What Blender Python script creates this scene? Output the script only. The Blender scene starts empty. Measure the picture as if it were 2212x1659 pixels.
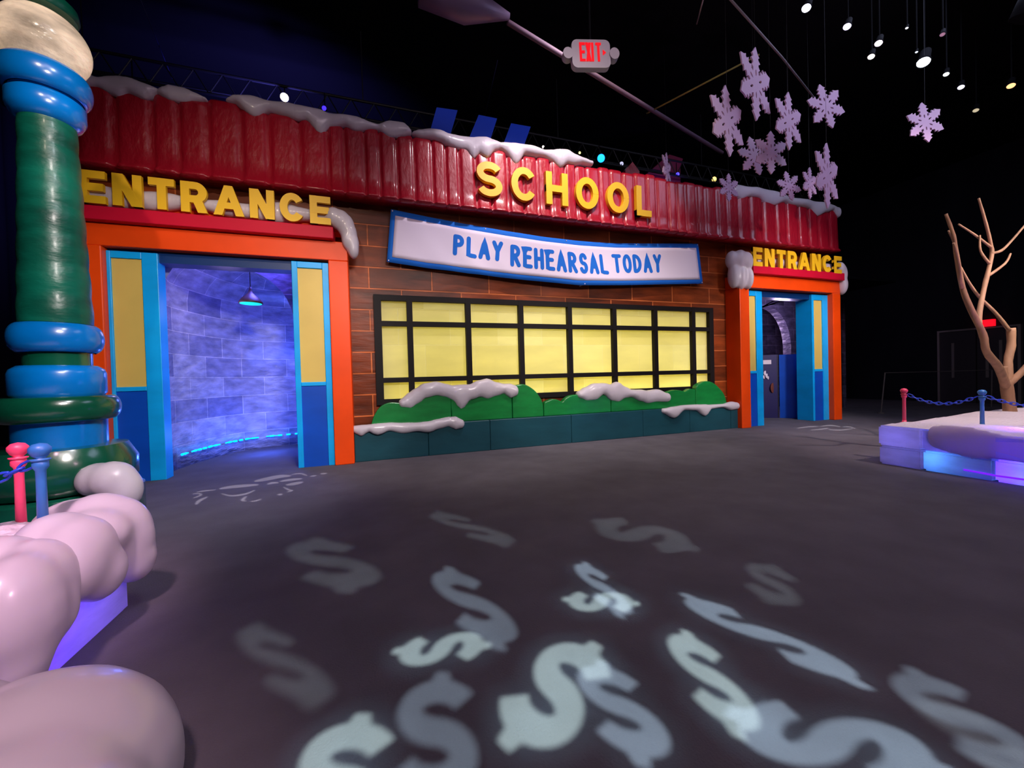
import bpy, bmesh, math, random
from mathutils import Vector, Matrix
random.seed(7)
C = bpy.context.scene.collection
PI = math.pi

# ------------------------------------------------------------------ camera
F_PX = 860.0
YAW, PITCH, ROLL = math.radians(19.32), math.radians(0.922), math.radians(-1.589)
EYE = Vector((0, 0, 1.5))
fw = Vector((math.sin(YAW)*math.cos(PITCH), math.cos(YAW)*math.cos(PITCH), -math.sin(PITCH)))
r0 = Vector((math.cos(YAW), -math.sin(YAW), 0)); u0 = r0.cross(fw)
rt = math.cos(ROLL)*r0 + math.sin(ROLL)*u0
up = -math.sin(ROLL)*r0 + math.cos(ROLL)*u0
cd = bpy.data.cameras.new('camera'); cam = bpy.data.objects.new('camera', cd); C.objects.link(cam)
cam.matrix_world = Matrix(((rt.x, up.x, -fw.x, EYE.x), (rt.y, up.y, -fw.y, EYE.y), (rt.z, up.z, -fw.z, EYE.z), (0, 0, 0, 1)))
cd.sensor_width = 36; cd.lens = 36*F_PX/2212; cd.clip_start = .05; cd.clip_end = 200
bpy.context.scene.camera = cam

def onZ(px, py, Z=0.0):
    d = fw + rt*(px-1106)/F_PX - up*(py-829.5)/F_PX
    return EYE + d*((Z-EYE.z)/d.z)
def atD(px, py, depth):
    return EYE + (fw + rt*(px-1106)/F_PX - up*(py-829.5)/F_PX)*depth

# ------------------------------------------------------------------ world, exposure
S = bpy.context.scene
w = bpy.data.worlds.new('dark_hall'); S.world = w; w.use_nodes = True
w.node_tree.nodes['Background'].inputs[0].default_value = (.004, .004, .008, 1)
w.node_tree.nodes['Background'].inputs[1].default_value = 0.3
S.view_settings.view_transform = 'Standard'; S.view_settings.look = 'None'
S.view_settings.exposure = 0.0; S.view_settings.gamma = 1.0; S.view_settings.use_curve_mapping = False

def lin(h):
    if isinstance(h, str):
        c = [int(h[i:i+2], 16)/255 for i in (0, 2, 4)]
    else:
        c = [v/255 for v in h]
    return tuple(v/12.92 if v <= .04045 else ((v+.055)/1.055)**2.4 for v in c)

def aim(o, src, dst):
    o.location = src
    o.rotation_euler = (Vector(dst)-Vector(src)).to_track_quat('-Z', 'Y').to_euler()
def spot(name, src, dst, power, color, angle, blend=.4, radius=.08):
    l = bpy.data.lights.new(name, 'SPOT'); l.energy = power; l.color = color
    l.spot_size = math.radians(angle); l.spot_blend = blend; l.shadow_soft_size = radius
    o = bpy.data.objects.new(name, l); C.objects.link(o); aim(o, src, dst); return o
def area(name, src, dst, power, color, sx, sy=None):
    l = bpy.data.lights.new(name, 'AREA'); l.energy = power; l.color = color
    l.size = sx
    if sy: l.shape = 'RECTANGLE'; l.size_y = sy
    o = bpy.data.objects.new(name, l); C.objects.link(o); aim(o, src, dst); return o
def point(name, loc, power, color, radius=.06):
    l = bpy.data.lights.new(name, 'POINT'); l.energy = power; l.color = color; l.shadow_soft_size = radius
    o = bpy.data.objects.new(name, l); C.objects.link(o); o.location = loc; return o

WARM = (1, .80, .62); PINK = (1, .62, .74); LAV = (.62, .50, 1.0); BLUE = (.06, .12, 1.0); CYAN = (.1, .75, 1.0)
# stage lamps of the hall, with unseen fill lamps added among them
spot('school_sign_spot', (4.2, 4.3, 9.2), (4.7, 7.95, 5.3), 760, (1, .84, .74), 58, .3, .05)
spot('banner_spot', (3.4, 4.7, 8.6), (3.3, 8.1, 4.2), 820, (1, .88, .96), 78, .8, .08)
spot('entrance_left_spot', (-1.6, 0.5, 6.8), (-1.9, 7.8, 3.9), 620, (1, .80, .62), 42, .9, .08)
spot('entrance_right_spot', (9.5, 0.5, 7.0), (11.2, 7.8, 3.9), 1150, (1, .74, .74), 34, .8, .08)
spot('right_front_spot', (11.5, 1.0, 8.5), (10.8, 8.0, 2.0), 500, (.85, .82, 1), 50, .8, .1)
for i, (x, p) in enumerate(((-2.5, 1700), (1.6, 900), (5.8, 1100), (10.8, 1500))):
    spot('added_front_wash', (x*.88+(.4 if i else 3.0), -0.2, 5.2), (x, 7.9, 1.5), p, (1, .90, .86), 46, .6, .45)  # wash added from the front to brighten ice that seems lit from inside
area('hall_wash', (2.6, -1.5, 8.8), (3.6, 5.0, 0), 220, (1, .78, .90), 5, 3)
area('hall_wash_far', (10.0, 3.0, 9.0), (9.5, 6.0, 0), 190, (.62, .68, 1), 4, 4)
spot('snow_wash', (-1.0, -0.8, 6.2), (-2.55, 3.1, .6), 2600, (1, .62, .80), 24, .9, .25)
spot('added_snow_side_fill', (3.4, -1.0, 4.4), (-1.9, 2.95, .75), 950, (1, .60, .80), 18, .9, .2)  # unseen fill added to brighten the right sides of the left snow drifts
spot('mound_wash', (-.5, -1.6, 5.5), (-1.5, 1.2, .3), 1050, (1, .64, .74), 27, .9, .25)
spot('lamp_post_spot', (1.6, 0.9, 7.4), (-2.9, 5.1, 1.9), 520, (.82, .95, 1), 46, .7, .3)
spot('drape_blue_left', (-1.5, 9.6, 6.5), (-3.0, 15.5, 9.0), 2700, (.16, .14, 1), 130, 1, .2)
spot('window_floor_warm', (4.5, 3.0, 8.8), (5.0, 6.2, 0), 340, (1, .84, .62), 62, 1, .2)
spot('tree_spot', (8.0, 0.2, 7.6), (9.4, 3.4, 1.2), 1900, (1, .80, .76), 40, .8, .08)
spot('added_flake_uplight', (9.6, 1.3, .9), (8.3, 5.8, 6.3), 200, (.80, .42, .86), 54, .7, .1)  # unseen lamp added low down so the flakes' shadows fall on the ceiling

# ------------------------------------------------------------------ helpers
def tag(o, label=None, cat=None, group=None, kind=None):
    if label: o['label'] = label
    if cat: o['category'] = cat
    if group: o['group'] = group
    if kind: o['kind'] = kind
    return o
def thing(name, label, cat, loc=(0, 0, 0), group=None):
    o = bpy.data.objects.new(name, None); C.objects.link(o); o.location = loc; o.empty_display_size = .1
    return tag(o, label, cat, group)
def smooth(me, on=True):
    for p in me.polygons: p.use_smooth = on
def obj(name, bm, m, parent=None, sm=False):
    bmesh.ops.recalc_face_normals(bm, faces=bm.faces[:])
    me = bpy.data.meshes.new(name); bm.to_mesh(me); bm.free()
    o = bpy.data.objects.new(name, me); C.objects.link(o)
    if m: me.materials.append(m)
    if sm: smooth(me)
    if parent:
        o.parent = parent
        o.matrix_parent_inverse = Matrix.Translation(parent.location).inverted()
    return o
def bx(bm, x0, x1, y0, y1, z0, z1):
    vs = [bm.verts.new(p) for p in ((x0,y0,z0),(x1,y0,z0),(x1,y1,z0),(x0,y1,z0),(x0,y0,z1),(x1,y0,z1),(x1,y1,z1),(x0,y1,z1))]
    for f in ((0,3,2,1),(4,5,6,7),(0,1,5,4),(1,2,6,5),(2,3,7,6),(3,0,4,7)):
        bm.faces.new([vs[i] for i in f])
def box(name, m, parent, *a, bev=0):
    bm = bmesh.new(); bx(bm, *a)
    if bev: bmesh.ops.bevel(bm, geom=bm.edges[:], offset=bev, segments=2, affect='EDGES', profile=.5)
    return obj(name, bm, m, parent)
def boxes(name, m, parent, lst, bev=0):
    bm = bmesh.new()
    for a in lst:
        b2 = bmesh.new(); bx(b2, *a)
        if bev: bmesh.ops.bevel(b2, geom=b2.edges[:], offset=bev, segments=2, affect='EDGES', profile=.5)
        me = bpy.data.meshes.new('t'); b2.to_mesh(me); b2.free(); bm.from_mesh(me); bpy.data.meshes.remove(me)
    return obj(name, bm, m, parent)
def prism(bm, pts, y0, y1):
    """closed polygon in the x,z plane given depth along y"""
    a = [bm.verts.new((x, y0, z)) for x, z in pts]; b = [bm.verts.new((x, y1, z)) for x, z in pts]
    n = len(pts); bm.faces.new(a); bm.faces.new(b[::-1])
    for i in range(n): bm.faces.new((a[i], b[i], b[(i+1) % n], a[(i+1) % n]))
def lathe(bm, prof, cx, cy, n=40, cz=0):
    rings = []
    for r, z in prof:
        rings.append([bm.verts.new((cx+r*math.cos(2*PI*i/n), cy+r*math.sin(2*PI*i/n), cz+z)) for i in range(n)] if r > 1e-6 else [bm.verts.new((cx, cy, cz+z))])
    for A, B in zip(rings, rings[1:]):
        for i in range(n):
            j = (i+1) % n
            if len(A) == 1 and len(B) == 1: continue
            if len(A) == 1: bm.faces.new((A[0], B[i], B[j]))
            elif len(B) == 1: bm.faces.new((A[i], A[j], B[0]))
            else: bm.faces.new((A[i], A[j], B[j], B[i]))
    if len(rings[0]) > 1: bm.faces.new(rings[0][::-1])
    if len(rings[-1]) > 1: bm.faces.new(rings[-1])
def tube(bm, pts, rad, n=10):
    pts = [Vector(p) for p in pts]
    if not isinstance(rad, (list, tuple)): rad = [rad]*len(pts)
    prev = None; up_ = None
    for i, p in enumerate(pts):
        t = (pts[min(i+1, len(pts)-1)]-pts[max(i-1, 0)]).normalized()
        if up_ is None:
            up_ = Vector((0, 0, 1)) if abs(t.z) < .9 else Vector((1, 0, 0))
        a = t.cross(up_).normalized(); b = a.cross(t).normalized(); up_ = b
        ring = [bm.verts.new(p+(a*math.cos(2*PI*k/n)+b*math.sin(2*PI*k/n))*rad[i]) for k in range(n)]
        if prev:
            for k in range(n): bm.faces.new((prev[k], prev[(k+1) % n], ring[(k+1) % n], ring[k]))
        else: bm.faces.new(ring[::-1])
        prev = ring
    bm.faces.new(prev)
_ELL = {}
def ell(bm, c, r, seg=14):
    if seg not in _ELL:
        t = bmesh.new(); bmesh.ops.create_uvsphere(t, u_segments=seg, v_segments=seg//2+2, radius=1); t.verts.ensure_lookup_table()
        _ELL[seg] = ([tuple(v.co) for v in t.verts], [[v.index for v in f.verts] for f in t.faces]); t.free()
    V, Fc = _ELL[seg]
    vs = [bm.verts.new((c[0]+x*r[0], c[1]+y*r[1], c[2]+z*r[2])) for x, y, z in V]
    for f in Fc: bm.faces.new([vs[i] for i in f])
def blob(name, m, parent, balls, voxel=.03, it=6, sub=0):
    bm = bmesh.new()
    for b in balls: ell(bm, b[:3], b[3:])
    o = obj(name, bm, m, parent, True)
    r = o.modifiers.new('remesh', 'REMESH'); r.mode = 'VOXEL'; r.voxel_size = voxel; r.use_smooth_shade = True
    s = o.modifiers.new('smooth', 'SMOOTH'); s.factor = .6; s.iterations = it
    return o
def catmull(P, n=6):
    out = []
    for i in range(len(P)-1):
        p0 = P[max(i-1, 0)]; p1 = P[i]; p2 = P[i+1]; p3 = P[min(i+2, len(P)-1)]
        for k in range(n):
            t = k/n
            out.append(tuple(.5*((2*b)+(-a+c)*t+(2*a-5*b+4*c-d)*t*t+(-a+3*b-3*c+d)*t**3) for a, b, c, d in zip(p0, p1, p2, p3)))
    out.append(tuple(P[-1])); return out
def curve_mesh(name, loops, extrude):
    """filled 2D outline with holes in the local xy plane, as a mesh"""
    cu = bpy.data.curves.new(name, 'CURVE'); cu.dimensions = '2D'; cu.fill_mode = 'BOTH'; cu.extrude = extrude
    for L in loops:
        s = cu.splines.new('POLY'); s.points.add(len(L)-1)
        for i, p in enumerate(L): s.points[i].co = (p[0], p[1], 0, 1)
        s.use_cyclic_u = True
    t = bpy.data.objects.new('t', cu); C.objects.link(t)
    dg = bpy.context.evaluated_depsgraph_get(); dg.update()
    me = bpy.data.meshes.new_from_object(t.evaluated_get(dg)); me.name = name
    bpy.data.objects.remove(t); bpy.data.curves.remove(cu)
    return me

# ------------------------------------------------------------------ materials
def mat(name, col, rough=.6, metal=0, spec=.5, emit=None, es=1, trans=0, bump=None, vary=None, coat=0, alpha=None):
    """col is an sRGB triple; bump=(scale xyz, strength, distance); vary=(scale xyz, amount) small natural colour variation"""
    m = bpy.data.materials.new(name); m.use_nodes = True; N = m.node_tree.nodes; L = m.node_tree.links
    b = N['Principled BSDF']; out = N['Material Output']
    c = lin(col)
    b.inputs['Base Color'].default_value = (*c, 1); b.inputs['Roughness'].default_value = rough
    b.inputs['Metallic'].default_value = metal; b.inputs['Specular IOR Level'].default_value = spec
    if coat: b.inputs['Coat Weight'].default_value = coat; b.inputs['Coat Roughness'].default_value = .15
    if emit: b.inputs['Emission Color'].default_value = (*lin(emit), 1); b.inputs['Emission Strength'].default_value = es
    tc = N.new('ShaderNodeTexCoord')
    colsock = None
    if vary:
        mp = N.new('ShaderNodeMapping'); mp.inputs['Scale'].default_value = vary[0]; L.new(tc.outputs['Object'], mp.inputs[0])
        nz = N.new('ShaderNodeTexNoise'); nz.inputs['Scale'].default_value = 1; nz.inputs['Detail'].default_value = 4; L.new(mp.outputs[0], nz.inputs[0])
        hs = N.new('ShaderNodeHueSaturation'); mr = N.new('ShaderNodeMapRange')
        mr.inputs['From Min'].default_value = .3; mr.inputs['From Max'].default_value = .7
        mr.inputs['To Min'].default_value = 1-vary[1]; mr.inputs['To Max'].default_value = 1+vary[1]
        L.new(nz.outputs['Fac'], mr.inputs[0]); L.new(mr.outputs[0], hs.inputs['Value']); hs.inputs['Color'].default_value = (*c, 1)
        L.new(hs.outputs[0], b.inputs['Base Color']); colsock = hs.outputs[0]
    nrm = None
    if bump:
        mp = N.new('ShaderNodeMapping'); mp.inputs['Scale'].default_value = bump[0]; L.new(tc.outputs['Object'], mp.inputs[0])
        nz = N.new('ShaderNodeTexNoise'); nz.inputs['Scale'].default_value = 1; nz.inputs['Detail'].default_value = 5; L.new(mp.outputs[0], nz.inputs[0])
        bp = N.new('ShaderNodeBump'); bp.inputs['Strength'].default_value = bump[1]; bp.inputs['Distance'].default_value = bump[2] if len(bump) > 2 else .02
        L.new(nz.outputs['Fac'], bp.inputs['Height']); L.new(bp.outputs[0], b.inputs['Normal']); nrm = bp.outputs[0]
    if trans:
        t = N.new('ShaderNodeBsdfTranslucent'); t.inputs[0].default_value = (*c, 1)
        if colsock: L.new(colsock, t.inputs[0])
        if nrm: L.new(nrm, t.inputs['Normal'])
        mx = N.new('ShaderNodeMixShader'); mx.inputs[0].default_value = trans
        L.new(b.outputs[0], mx.inputs[1]); L.new(t.outputs[0], mx.inputs[2]); L.new(mx.outputs[0], out.inputs[0])
    return m

def brick_mat(name, c1, c2, mortar, bw, rh, msize, coords='Object', rot=None, rough=.35, bumpd=.012, noise=(2.5, 2.5, 14), nstr=.5, trans=0, vary=.3, coat=0):
    m = bpy.data.materials.new(name); m.use_nodes = True; N = m.node_tree.nodes; L = m.node_tree.links
    b = N['Principled BSDF']; out = N['Material Output']; b.inputs['Roughness'].default_value = rough; b.inputs['Specular IOR Level'].default_value = .25
    if coat: b.inputs['Coat Weight'].default_value = coat; b.inputs['Coat Roughness'].default_value = .12
    tc = N.new('ShaderNodeTexCoord'); mp = N.new('ShaderNodeMapping')
    if rot: mp.inputs['Rotation'].default_value = rot
    L.new(tc.outputs[coords], mp.inputs[0])
    br = N.new('ShaderNodeTexBrick'); L.new(mp.outputs[0], br.inputs['Vector'])
    br.inputs['Scale'].default_value = 1; br.inputs['Brick Width'].default_value = bw; br.inputs['Row Height'].default_value = rh
    br.inputs['Mortar Size'].default_value = msize; br.inputs['Mortar Smooth'].default_value = .3
    br.inputs['Color1'].default_value = (*lin(c1), 1); br.inputs['Color2'].default_value = (*lin(c2), 1); br.inputs['Mortar'].default_value = (*lin(mortar), 1)
    mp2 = N.new('ShaderNodeMapping'); mp2.inputs['Scale'].default_value = noise; L.new(tc.outputs[coords], mp2.inputs[0])
    nz = N.new('ShaderNodeTexNoise'); nz.inputs['Scale'].default_value = 1; nz.inputs['Detail'].default_value = 6; L.new(mp2.outputs[0], nz.inputs[0])
    hs = N.new('ShaderNodeHueSaturation'); mr = N.new('ShaderNodeMapRange')
    mr.inputs['From Min'].default_value = .3; mr.inputs['From Max'].default_value = .7; mr.inputs['To Min'].default_value = 1-vary; mr.inputs['To Max'].default_value = 1+vary
    L.new(nz.outputs['Fac'], mr.inputs[0]); L.new(mr.outputs[0], hs.inputs['Value']); L.new(br.outputs['Color'], hs.inputs['Color']); L.new(hs.outputs[0], b.inputs['Base Color'])
    ad = N.new('ShaderNodeMath'); ad.operation = 'MULTIPLY_ADD'; ad.inputs[1].default_value = -1.2; L.new(br.outputs['Fac'], ad.inputs[0]); 
    ml = N.new('ShaderNodeMath'); ml.operation = 'MULTIPLY'; ml.inputs[1].default_value = nstr*3; L.new(nz.outputs['Fac'], ml.inputs[0]); L.new(ml.outputs[0], ad.inputs[2])
    bp = N.new('ShaderNodeBump'); bp.inputs['Strength'].default_value = .8; bp.inputs['Distance'].default_value = bumpd
    L.new(ad.outputs[0], bp.inputs['Height']); L.new(bp.outputs[0], b.inputs['Normal'])
    if trans:
        t = N.new('ShaderNodeBsdfTranslucent'); L.new(hs.outputs[0], t.inputs[0]); L.new(bp.outputs[0], t.inputs['Normal'])
        mx = N.new('ShaderNodeMixShader'); mx.inputs[0].default_value = trans
        L.new(b.outputs[0], mx.inputs[1]); L.new(t.outputs[0], mx.inputs[2]); L.new(mx.outputs[0], out.inputs[0])
    return m

M = {}
M['carpet'] = mat('carpet', (98, 93, 101), .95, spec=.15, bump=((90, 90, 90), .6, .01), vary=((2.2, 2.2, 2.2), .12))
M['black'] = mat('black_paint', (14, 14, 17), .9, spec=.1)
M['drape'] = mat('black_drape', (34, 34, 42), .95, spec=.05, vary=((.8, .8, .2), .3))
M['metal'] = mat('dull_pipe_metal', (150, 140, 135), .45, .6)
M['dark_metal'] = mat('dark_metal', (28, 28, 32), .5, .3)
M['brown'] = brick_mat('brown_ice_bricks', (146, 64, 24), (88, 36, 14), (190, 100, 52), 1.22, .415, .016, rot=(PI/2, 0, 0), rough=.42, bumpd=.02, noise=(1.6, 1.6, 7), nstr=.3, vary=.4)
M['red'] = mat('red_ice', (168, 16, 40), .4, spec=.3, bump=((9, 9, 4), .55, .05), vary=((1.2, 1.2, .5), .14), coat=.6)
M['red_lintel'] = mat('red_ice_board', (205, 14, 50), .5, spec=.2, vary=((1, 1, 1), .1))
M['orange'] = mat('orange_ice', (244, 74, 8), .42, spec=.3, vary=((1.2, 1.2, 1.2), .1), bump=((2, 2, 2), .15, .02))
M['yellow_letter'] = mat('yellow_letter', (250, 196, 24), .5)
M['blue_frame'] = mat('bright_blue_ice', (0, 172, 250), .4, vary=((1, 1, 2), .15))
M['blue_deep'] = mat('deep_blue_ice', (0, 78, 196), .4, vary=((1, 1, 2), .15))
M['blue_dark'] = mat('dark_blue_rail', (0, 50, 110), .4)
M['dull_yellow'] = mat('frosted_yellow_panel', (222, 190, 96), .5, vary=((1, 1, 1), .08))
M['mullion'] = mat('black_window_frame', (19, 13, 14), .6, spec=.2)
M['green'] = mat('green_ice', (14, 124, 54), .35, bump=((6, 6, 6), .25, .02), vary=((2, 2, 8), .2), coat=.3)
M['teal'] = mat('dark_teal_ice', (24, 72, 84), .35, bump=((2, 2, 6), .3, .02), vary=((1.5, 1.5, 3), .15))
M['snow'] = mat('packed_snow', (222, 212, 222), .35, trans=.18, bump=((7, 7, 7), .18, .02), coat=.35)
M['snow_glow'] = mat('thin_snow', (226, 212, 228), .5, trans=.55, bump=((7, 7, 7), .18, .02))
M['snow_matte'] = mat('loose_snow', (226, 214, 222), .8, bump=((24, 24, 24), .9, .03), trans=.1)
M['post_green'] = mat('post_green_ice', (4, 78, 62), .38, bump=((2.5, 2.5, 5), .5, .05), vary=((1.5, 1.5, 4), .6), coat=.08, spec=.35)
M['post_blue'] = mat('post_blue_ice', (0, 112, 196), .25, bump=((3, 3, 3), .2, .02), vary=((2, 2, 2), .15), coat=.5)
M['post_dark_green'] = mat('post_dark_green_ice', (8, 78, 56), .22, bump=((3, 3, 3), .3, .03), vary=((2, 2, 2), .25), coat=.7)
M['globe'] = mat('clear_ice_globe', (236, 222, 206), .12, trans=.5, bump=((2.2, 2.2, 4), .8, .12), vary=((2.2, 2.2, 5), .6), coat=.8)
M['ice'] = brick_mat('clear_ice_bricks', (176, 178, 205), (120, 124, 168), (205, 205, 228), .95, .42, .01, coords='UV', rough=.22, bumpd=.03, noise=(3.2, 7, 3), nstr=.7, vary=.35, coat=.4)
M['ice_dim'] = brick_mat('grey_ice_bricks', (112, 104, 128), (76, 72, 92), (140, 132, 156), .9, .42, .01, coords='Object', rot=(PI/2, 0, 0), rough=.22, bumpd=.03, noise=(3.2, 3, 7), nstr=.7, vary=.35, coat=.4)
M['ice_block'] = mat('cloudy_ice_block', (205, 205, 235), .2, trans=.6, bump=((2, 2, 8), .4, .03), vary=((2, 2, 6), .2), coat=.4)
M['rope_blue'] = mat('blue_plastic', (56, 118, 190), .4)
M['rope_pink'] = mat('pink_plastic', (236, 70, 110), .4)
M['chain'] = mat('blue_plastic_chain', (40, 70, 200), .35)
M['bark'] = mat('bare_bark', (150, 112, 84), .75, bump=((12, 12, 4), .6, .01), vary=((9, 9, 2), .25))
M['banner'] = mat('pale_banner_cloth', (236, 222, 240), .8, spec=.1, bump=((.5, 1, 1.4), .15, .05))
M['banner_blue'] = mat('blue_print', (36, 112, 214), .7, spec=.1)
M['flake'] = mat('purple_lit_foam_board', (192, 160, 190), .7)  # white board, with the purple light on it put into the colour
M['locker'] = mat('navy_locker', (18, 8, 84), .5)
M['white'] = mat('white_sticker', (226, 214, 226), .6)
M['brown_patch'] = mat('brown_sticker', (110, 56, 40), .6)
M['exit_box'] = mat('exit_housing', (190, 178, 190), .5)
M['exit_red'] = mat('exit_red_letters', (90, 0, 6), .6, spec=.1, emit=(255, 16, 28), es=1.0)
M['white_box'] = mat('white_lightbox', (236, 232, 215), .8)
M['box_yellow'] = brick_mat('yellow_ice_window_blocks', (246, 242, 196), (238, 232, 172), (252, 248, 214), 1.05, .74, .006, rot=(PI/2, 0, 0), rough=.5, bumpd=.004, noise=(1.2, 1.2, 4), nstr=.2, trans=.62, vary=.05)
M['door_paint'] = mat('dark_door_paint', (52, 44, 52), .6)

# ------------------------------------------------------------------ the hall
def struct(name, m, *a, kind='structure'):
    o = box(name, m, None, *a); o['kind'] = kind; return o
struct('floor', M['carpet'], -10, 23, -9, 17, -.1, 0)
struct('ceiling', M['black'], -10, 23, -9, 17, 9.6, 9.8)
def drape_wall(name, p0, p1, h=9.6):
    bm = bmesh.new(); v = Vector(p1)-Vector(p0); n = int(v.length/.09); pts = []
    nrm = Vector((-v.y, v.x, 0)).normalized()
    for i in range(n+1):
        p = Vector(p0)+v*i/n + nrm*(.06*math.sin(i*.9)+.03*math.sin(i*.37)); pts.append(p)
    a = [bm.verts.new((p.x, p.y, 0)) for p in pts]; b = [bm.verts.new((p.x, p.y, h)) for p in pts]
    c = [bm.verts.new((p.x+nrm.x*.02, p.y+nrm.y*.02, h)) for p in pts]; d = [bm.verts.new((p.x+nrm.x*.02, p.y+nrm.y*.02, 0)) for p in pts]
    for i in range(n):
        bm.faces.new((a[i], a[i+1], b[i+1], b[i])); bm.faces.new((c[i], c[i+1], d[i+1], d[i]))
        bm.faces.new((b[i], b[i+1], c[i+1], c[i])); bm.faces.new((d[i], d[i+1], a[i+1], a[i]))
    o = obj(name, bm, M['drape'], None, True); o['kind'] = 'structure'; return o
drape_wall('wall_back', (-9.8, 16.4, 0), (22.6, 16.4, 0))
drape_wall('wall_left', (-9.6, -8.6, 0), (-9.6, 16.2, 0))
struct('wall_right', M['drape'], 22.3, 22.6, -8.9, 16.2, 0, 9.6)
drape_wall('wall_front', (22.2, -8.7, 0), (-9.4, -8.7, 0))

# ------------------------------------------------------------------ school front: wall, window, roof
FY = 7.835        # front of the entrance portals
WY = 8.285        # face of the brown wall
box_list = [(-4.5, -3.9, WY, 8.6, 0, 4.98), (-3.9, -.66, WY, 8.6, 3.72, 4.98), (-.66, .10, WY, 8.6, 0, 4.98), (.10, 8.57, WY, 8.6, 3.17, 4.98),
            (.10, 8.57, WY, 8.6, 0, 1.06), (8.57, 9.42, WY, 8.6, 0, 4.98), (9.42, 12.65, WY, 8.6, 3.72, 4.98), (12.65, 13.05, WY, 8.6, 0, 4.98)]
sw = boxes('school_wall', M['brown'], None, box_list)
tag(sw, 'brown ice block wall of the school front between the two orange entrances', 'wall')

win = thing('display_window', 'long black framed window glowing yellow under the banner', 'window', (4.33, 8.24, 1.05))
xs = [.07, .75, 1.95, 3.14, 4.34, 5.54, 6.74, 7.94, 8.6]; zs = [1.03, 1.515, 2.635, 3.2]
fr = []
for i, x in enumerate(xs):
    hw = .055 if 0 < i < 8 else .07
    xx = x+(.07 if i == 0 else -.07 if i == 8 else 0)
    fr.append((xx-hw, xx+hw, 8.215, 8.32, zs[0], zs[-1]))
for j, z in enumerate(zs):
    hw = .05 if 0 < j < 3 else .055
    zz = z+(.055 if j == 0 else -.055 if j == 3 else 0)
    fr.append((xs[0]+.01, xs[-1]-.01, 8.22, 8.315, zz-hw, zz+hw))
boxes('window_frame', M['mullion'], win, fr)
for i in range(8):
    for j in range(3):
        box('pane', M['box_yellow'], win, xs[i]+(.04 if i == 0 else .015), xs[i+1]-(.04 if i == 7 else .015), 8.325, 8.365, zs[j]+.02, zs[j+1]-.02)
lb = boxes('light_box', M['white_box'], win, [(.02, 8.64, 8.98, 9.02, .9, 3.35), (.02, 8.64, 8.62, 8.98, .9, .94), (.02, 8.64, 8.62, 8.98, 3.31, 3.35), (-.02, .02, 8.62, 9.02, .9, 3.35), (8.64, 8.68, 8.62, 9.02, .9, 3.35)])
area('window_backlight', (4.33, 8.9, 2.3), (4.33, 8.0, 2.3), 42, (1, .97, .68), 8.3, 1.5)
area('window_foot_light_left', (2.2, 8.55, 1.08), (2.2, 8.42, 2.2), 12, (1, .9, .16), 4.0, .1)
area('window_foot_light_right', (6.4, 8.55, 1.08), (6.4, 8.42, 2.2), 16, (1, .9, .16), 4.0, .1)
point('window_bulb', (4.9, 8.72, 2.2), 1.2, (1, .93, .5), .2)

# corrugated red roof fascia
bm = bmesh.new()
edges = [-4.5]
rr = random.Random(3)
while edges[-1] < 13.1: edges.append(edges[-1]+(rr.choice((.34, .4, .48)) if edges[-1] < -1 or edges[-1] > 8 else rr.choice((.26, .32, .36))))
edges[-1] = 13.17
cols = []
for a, b in zip(edges, edges[1:]):
    for k in range(8):
        t = k/8; cols.append((a+(b-a)*t, 7.985-.07*(max(0, 1-(2*t-1)**6))**.5, (a+b)/2))
cols.append((13.17, 7.99, 13))
zsr = [4.95, 4.99, 5.05, 5.3, 5.6, 5.9, 6.15, 6.22, 6.27]
grid = []
for j, z in enumerate(zsr):
    row = []
    for x, y, c in cols:
        lip = -.05 if j < 2 else 0
        top = .03*math.sin(c*5.1)+.02*math.sin(c*2.3) if j >= 7 else 0
        row.append(bm.verts.new((x, y+lip+(.05 if j == 8 else 0)+(z-4.95)*.03, z+top)))
    grid.append(row)
for j in range(len(zsr)-1):
    for i in range(len(cols)-1): bm.faces.new((grid[j][i], grid[j][i+1], grid[j+1][i+1], grid[j+1][i]))
bk0 = [bm.verts.new((x, 8.28, 4.95)) for x, y, c in cols]; bk1 = [bm.verts.new((x, 8.28, 6.25)) for x, y, c in cols]
for i in range(len(cols)-1):
    bm.faces.new((grid[0][i+1], grid[0][i], bk0[i], bk0[i+1])); bm.faces.new((grid[-1][i], grid[-1][i+1], bk1[i+1], bk1[i])); bm.faces.new((bk0[i], bk0[i+1], bk1[i+1], bk1[i]))
for i in (0, -1): bm.faces.new([g[i] for g in grid]+[bk1[i], bk0[i]])
roof = obj('roof_fascia', bm, M['red'], None, True)
tag(roof, 'corrugated red ice roof band running along the top of the school', 'roof')
box('back_wall_top', M['dark_metal'], roof, -4.5, 13.1, 8.29, 8.55, 4.985, 6.2)

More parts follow.
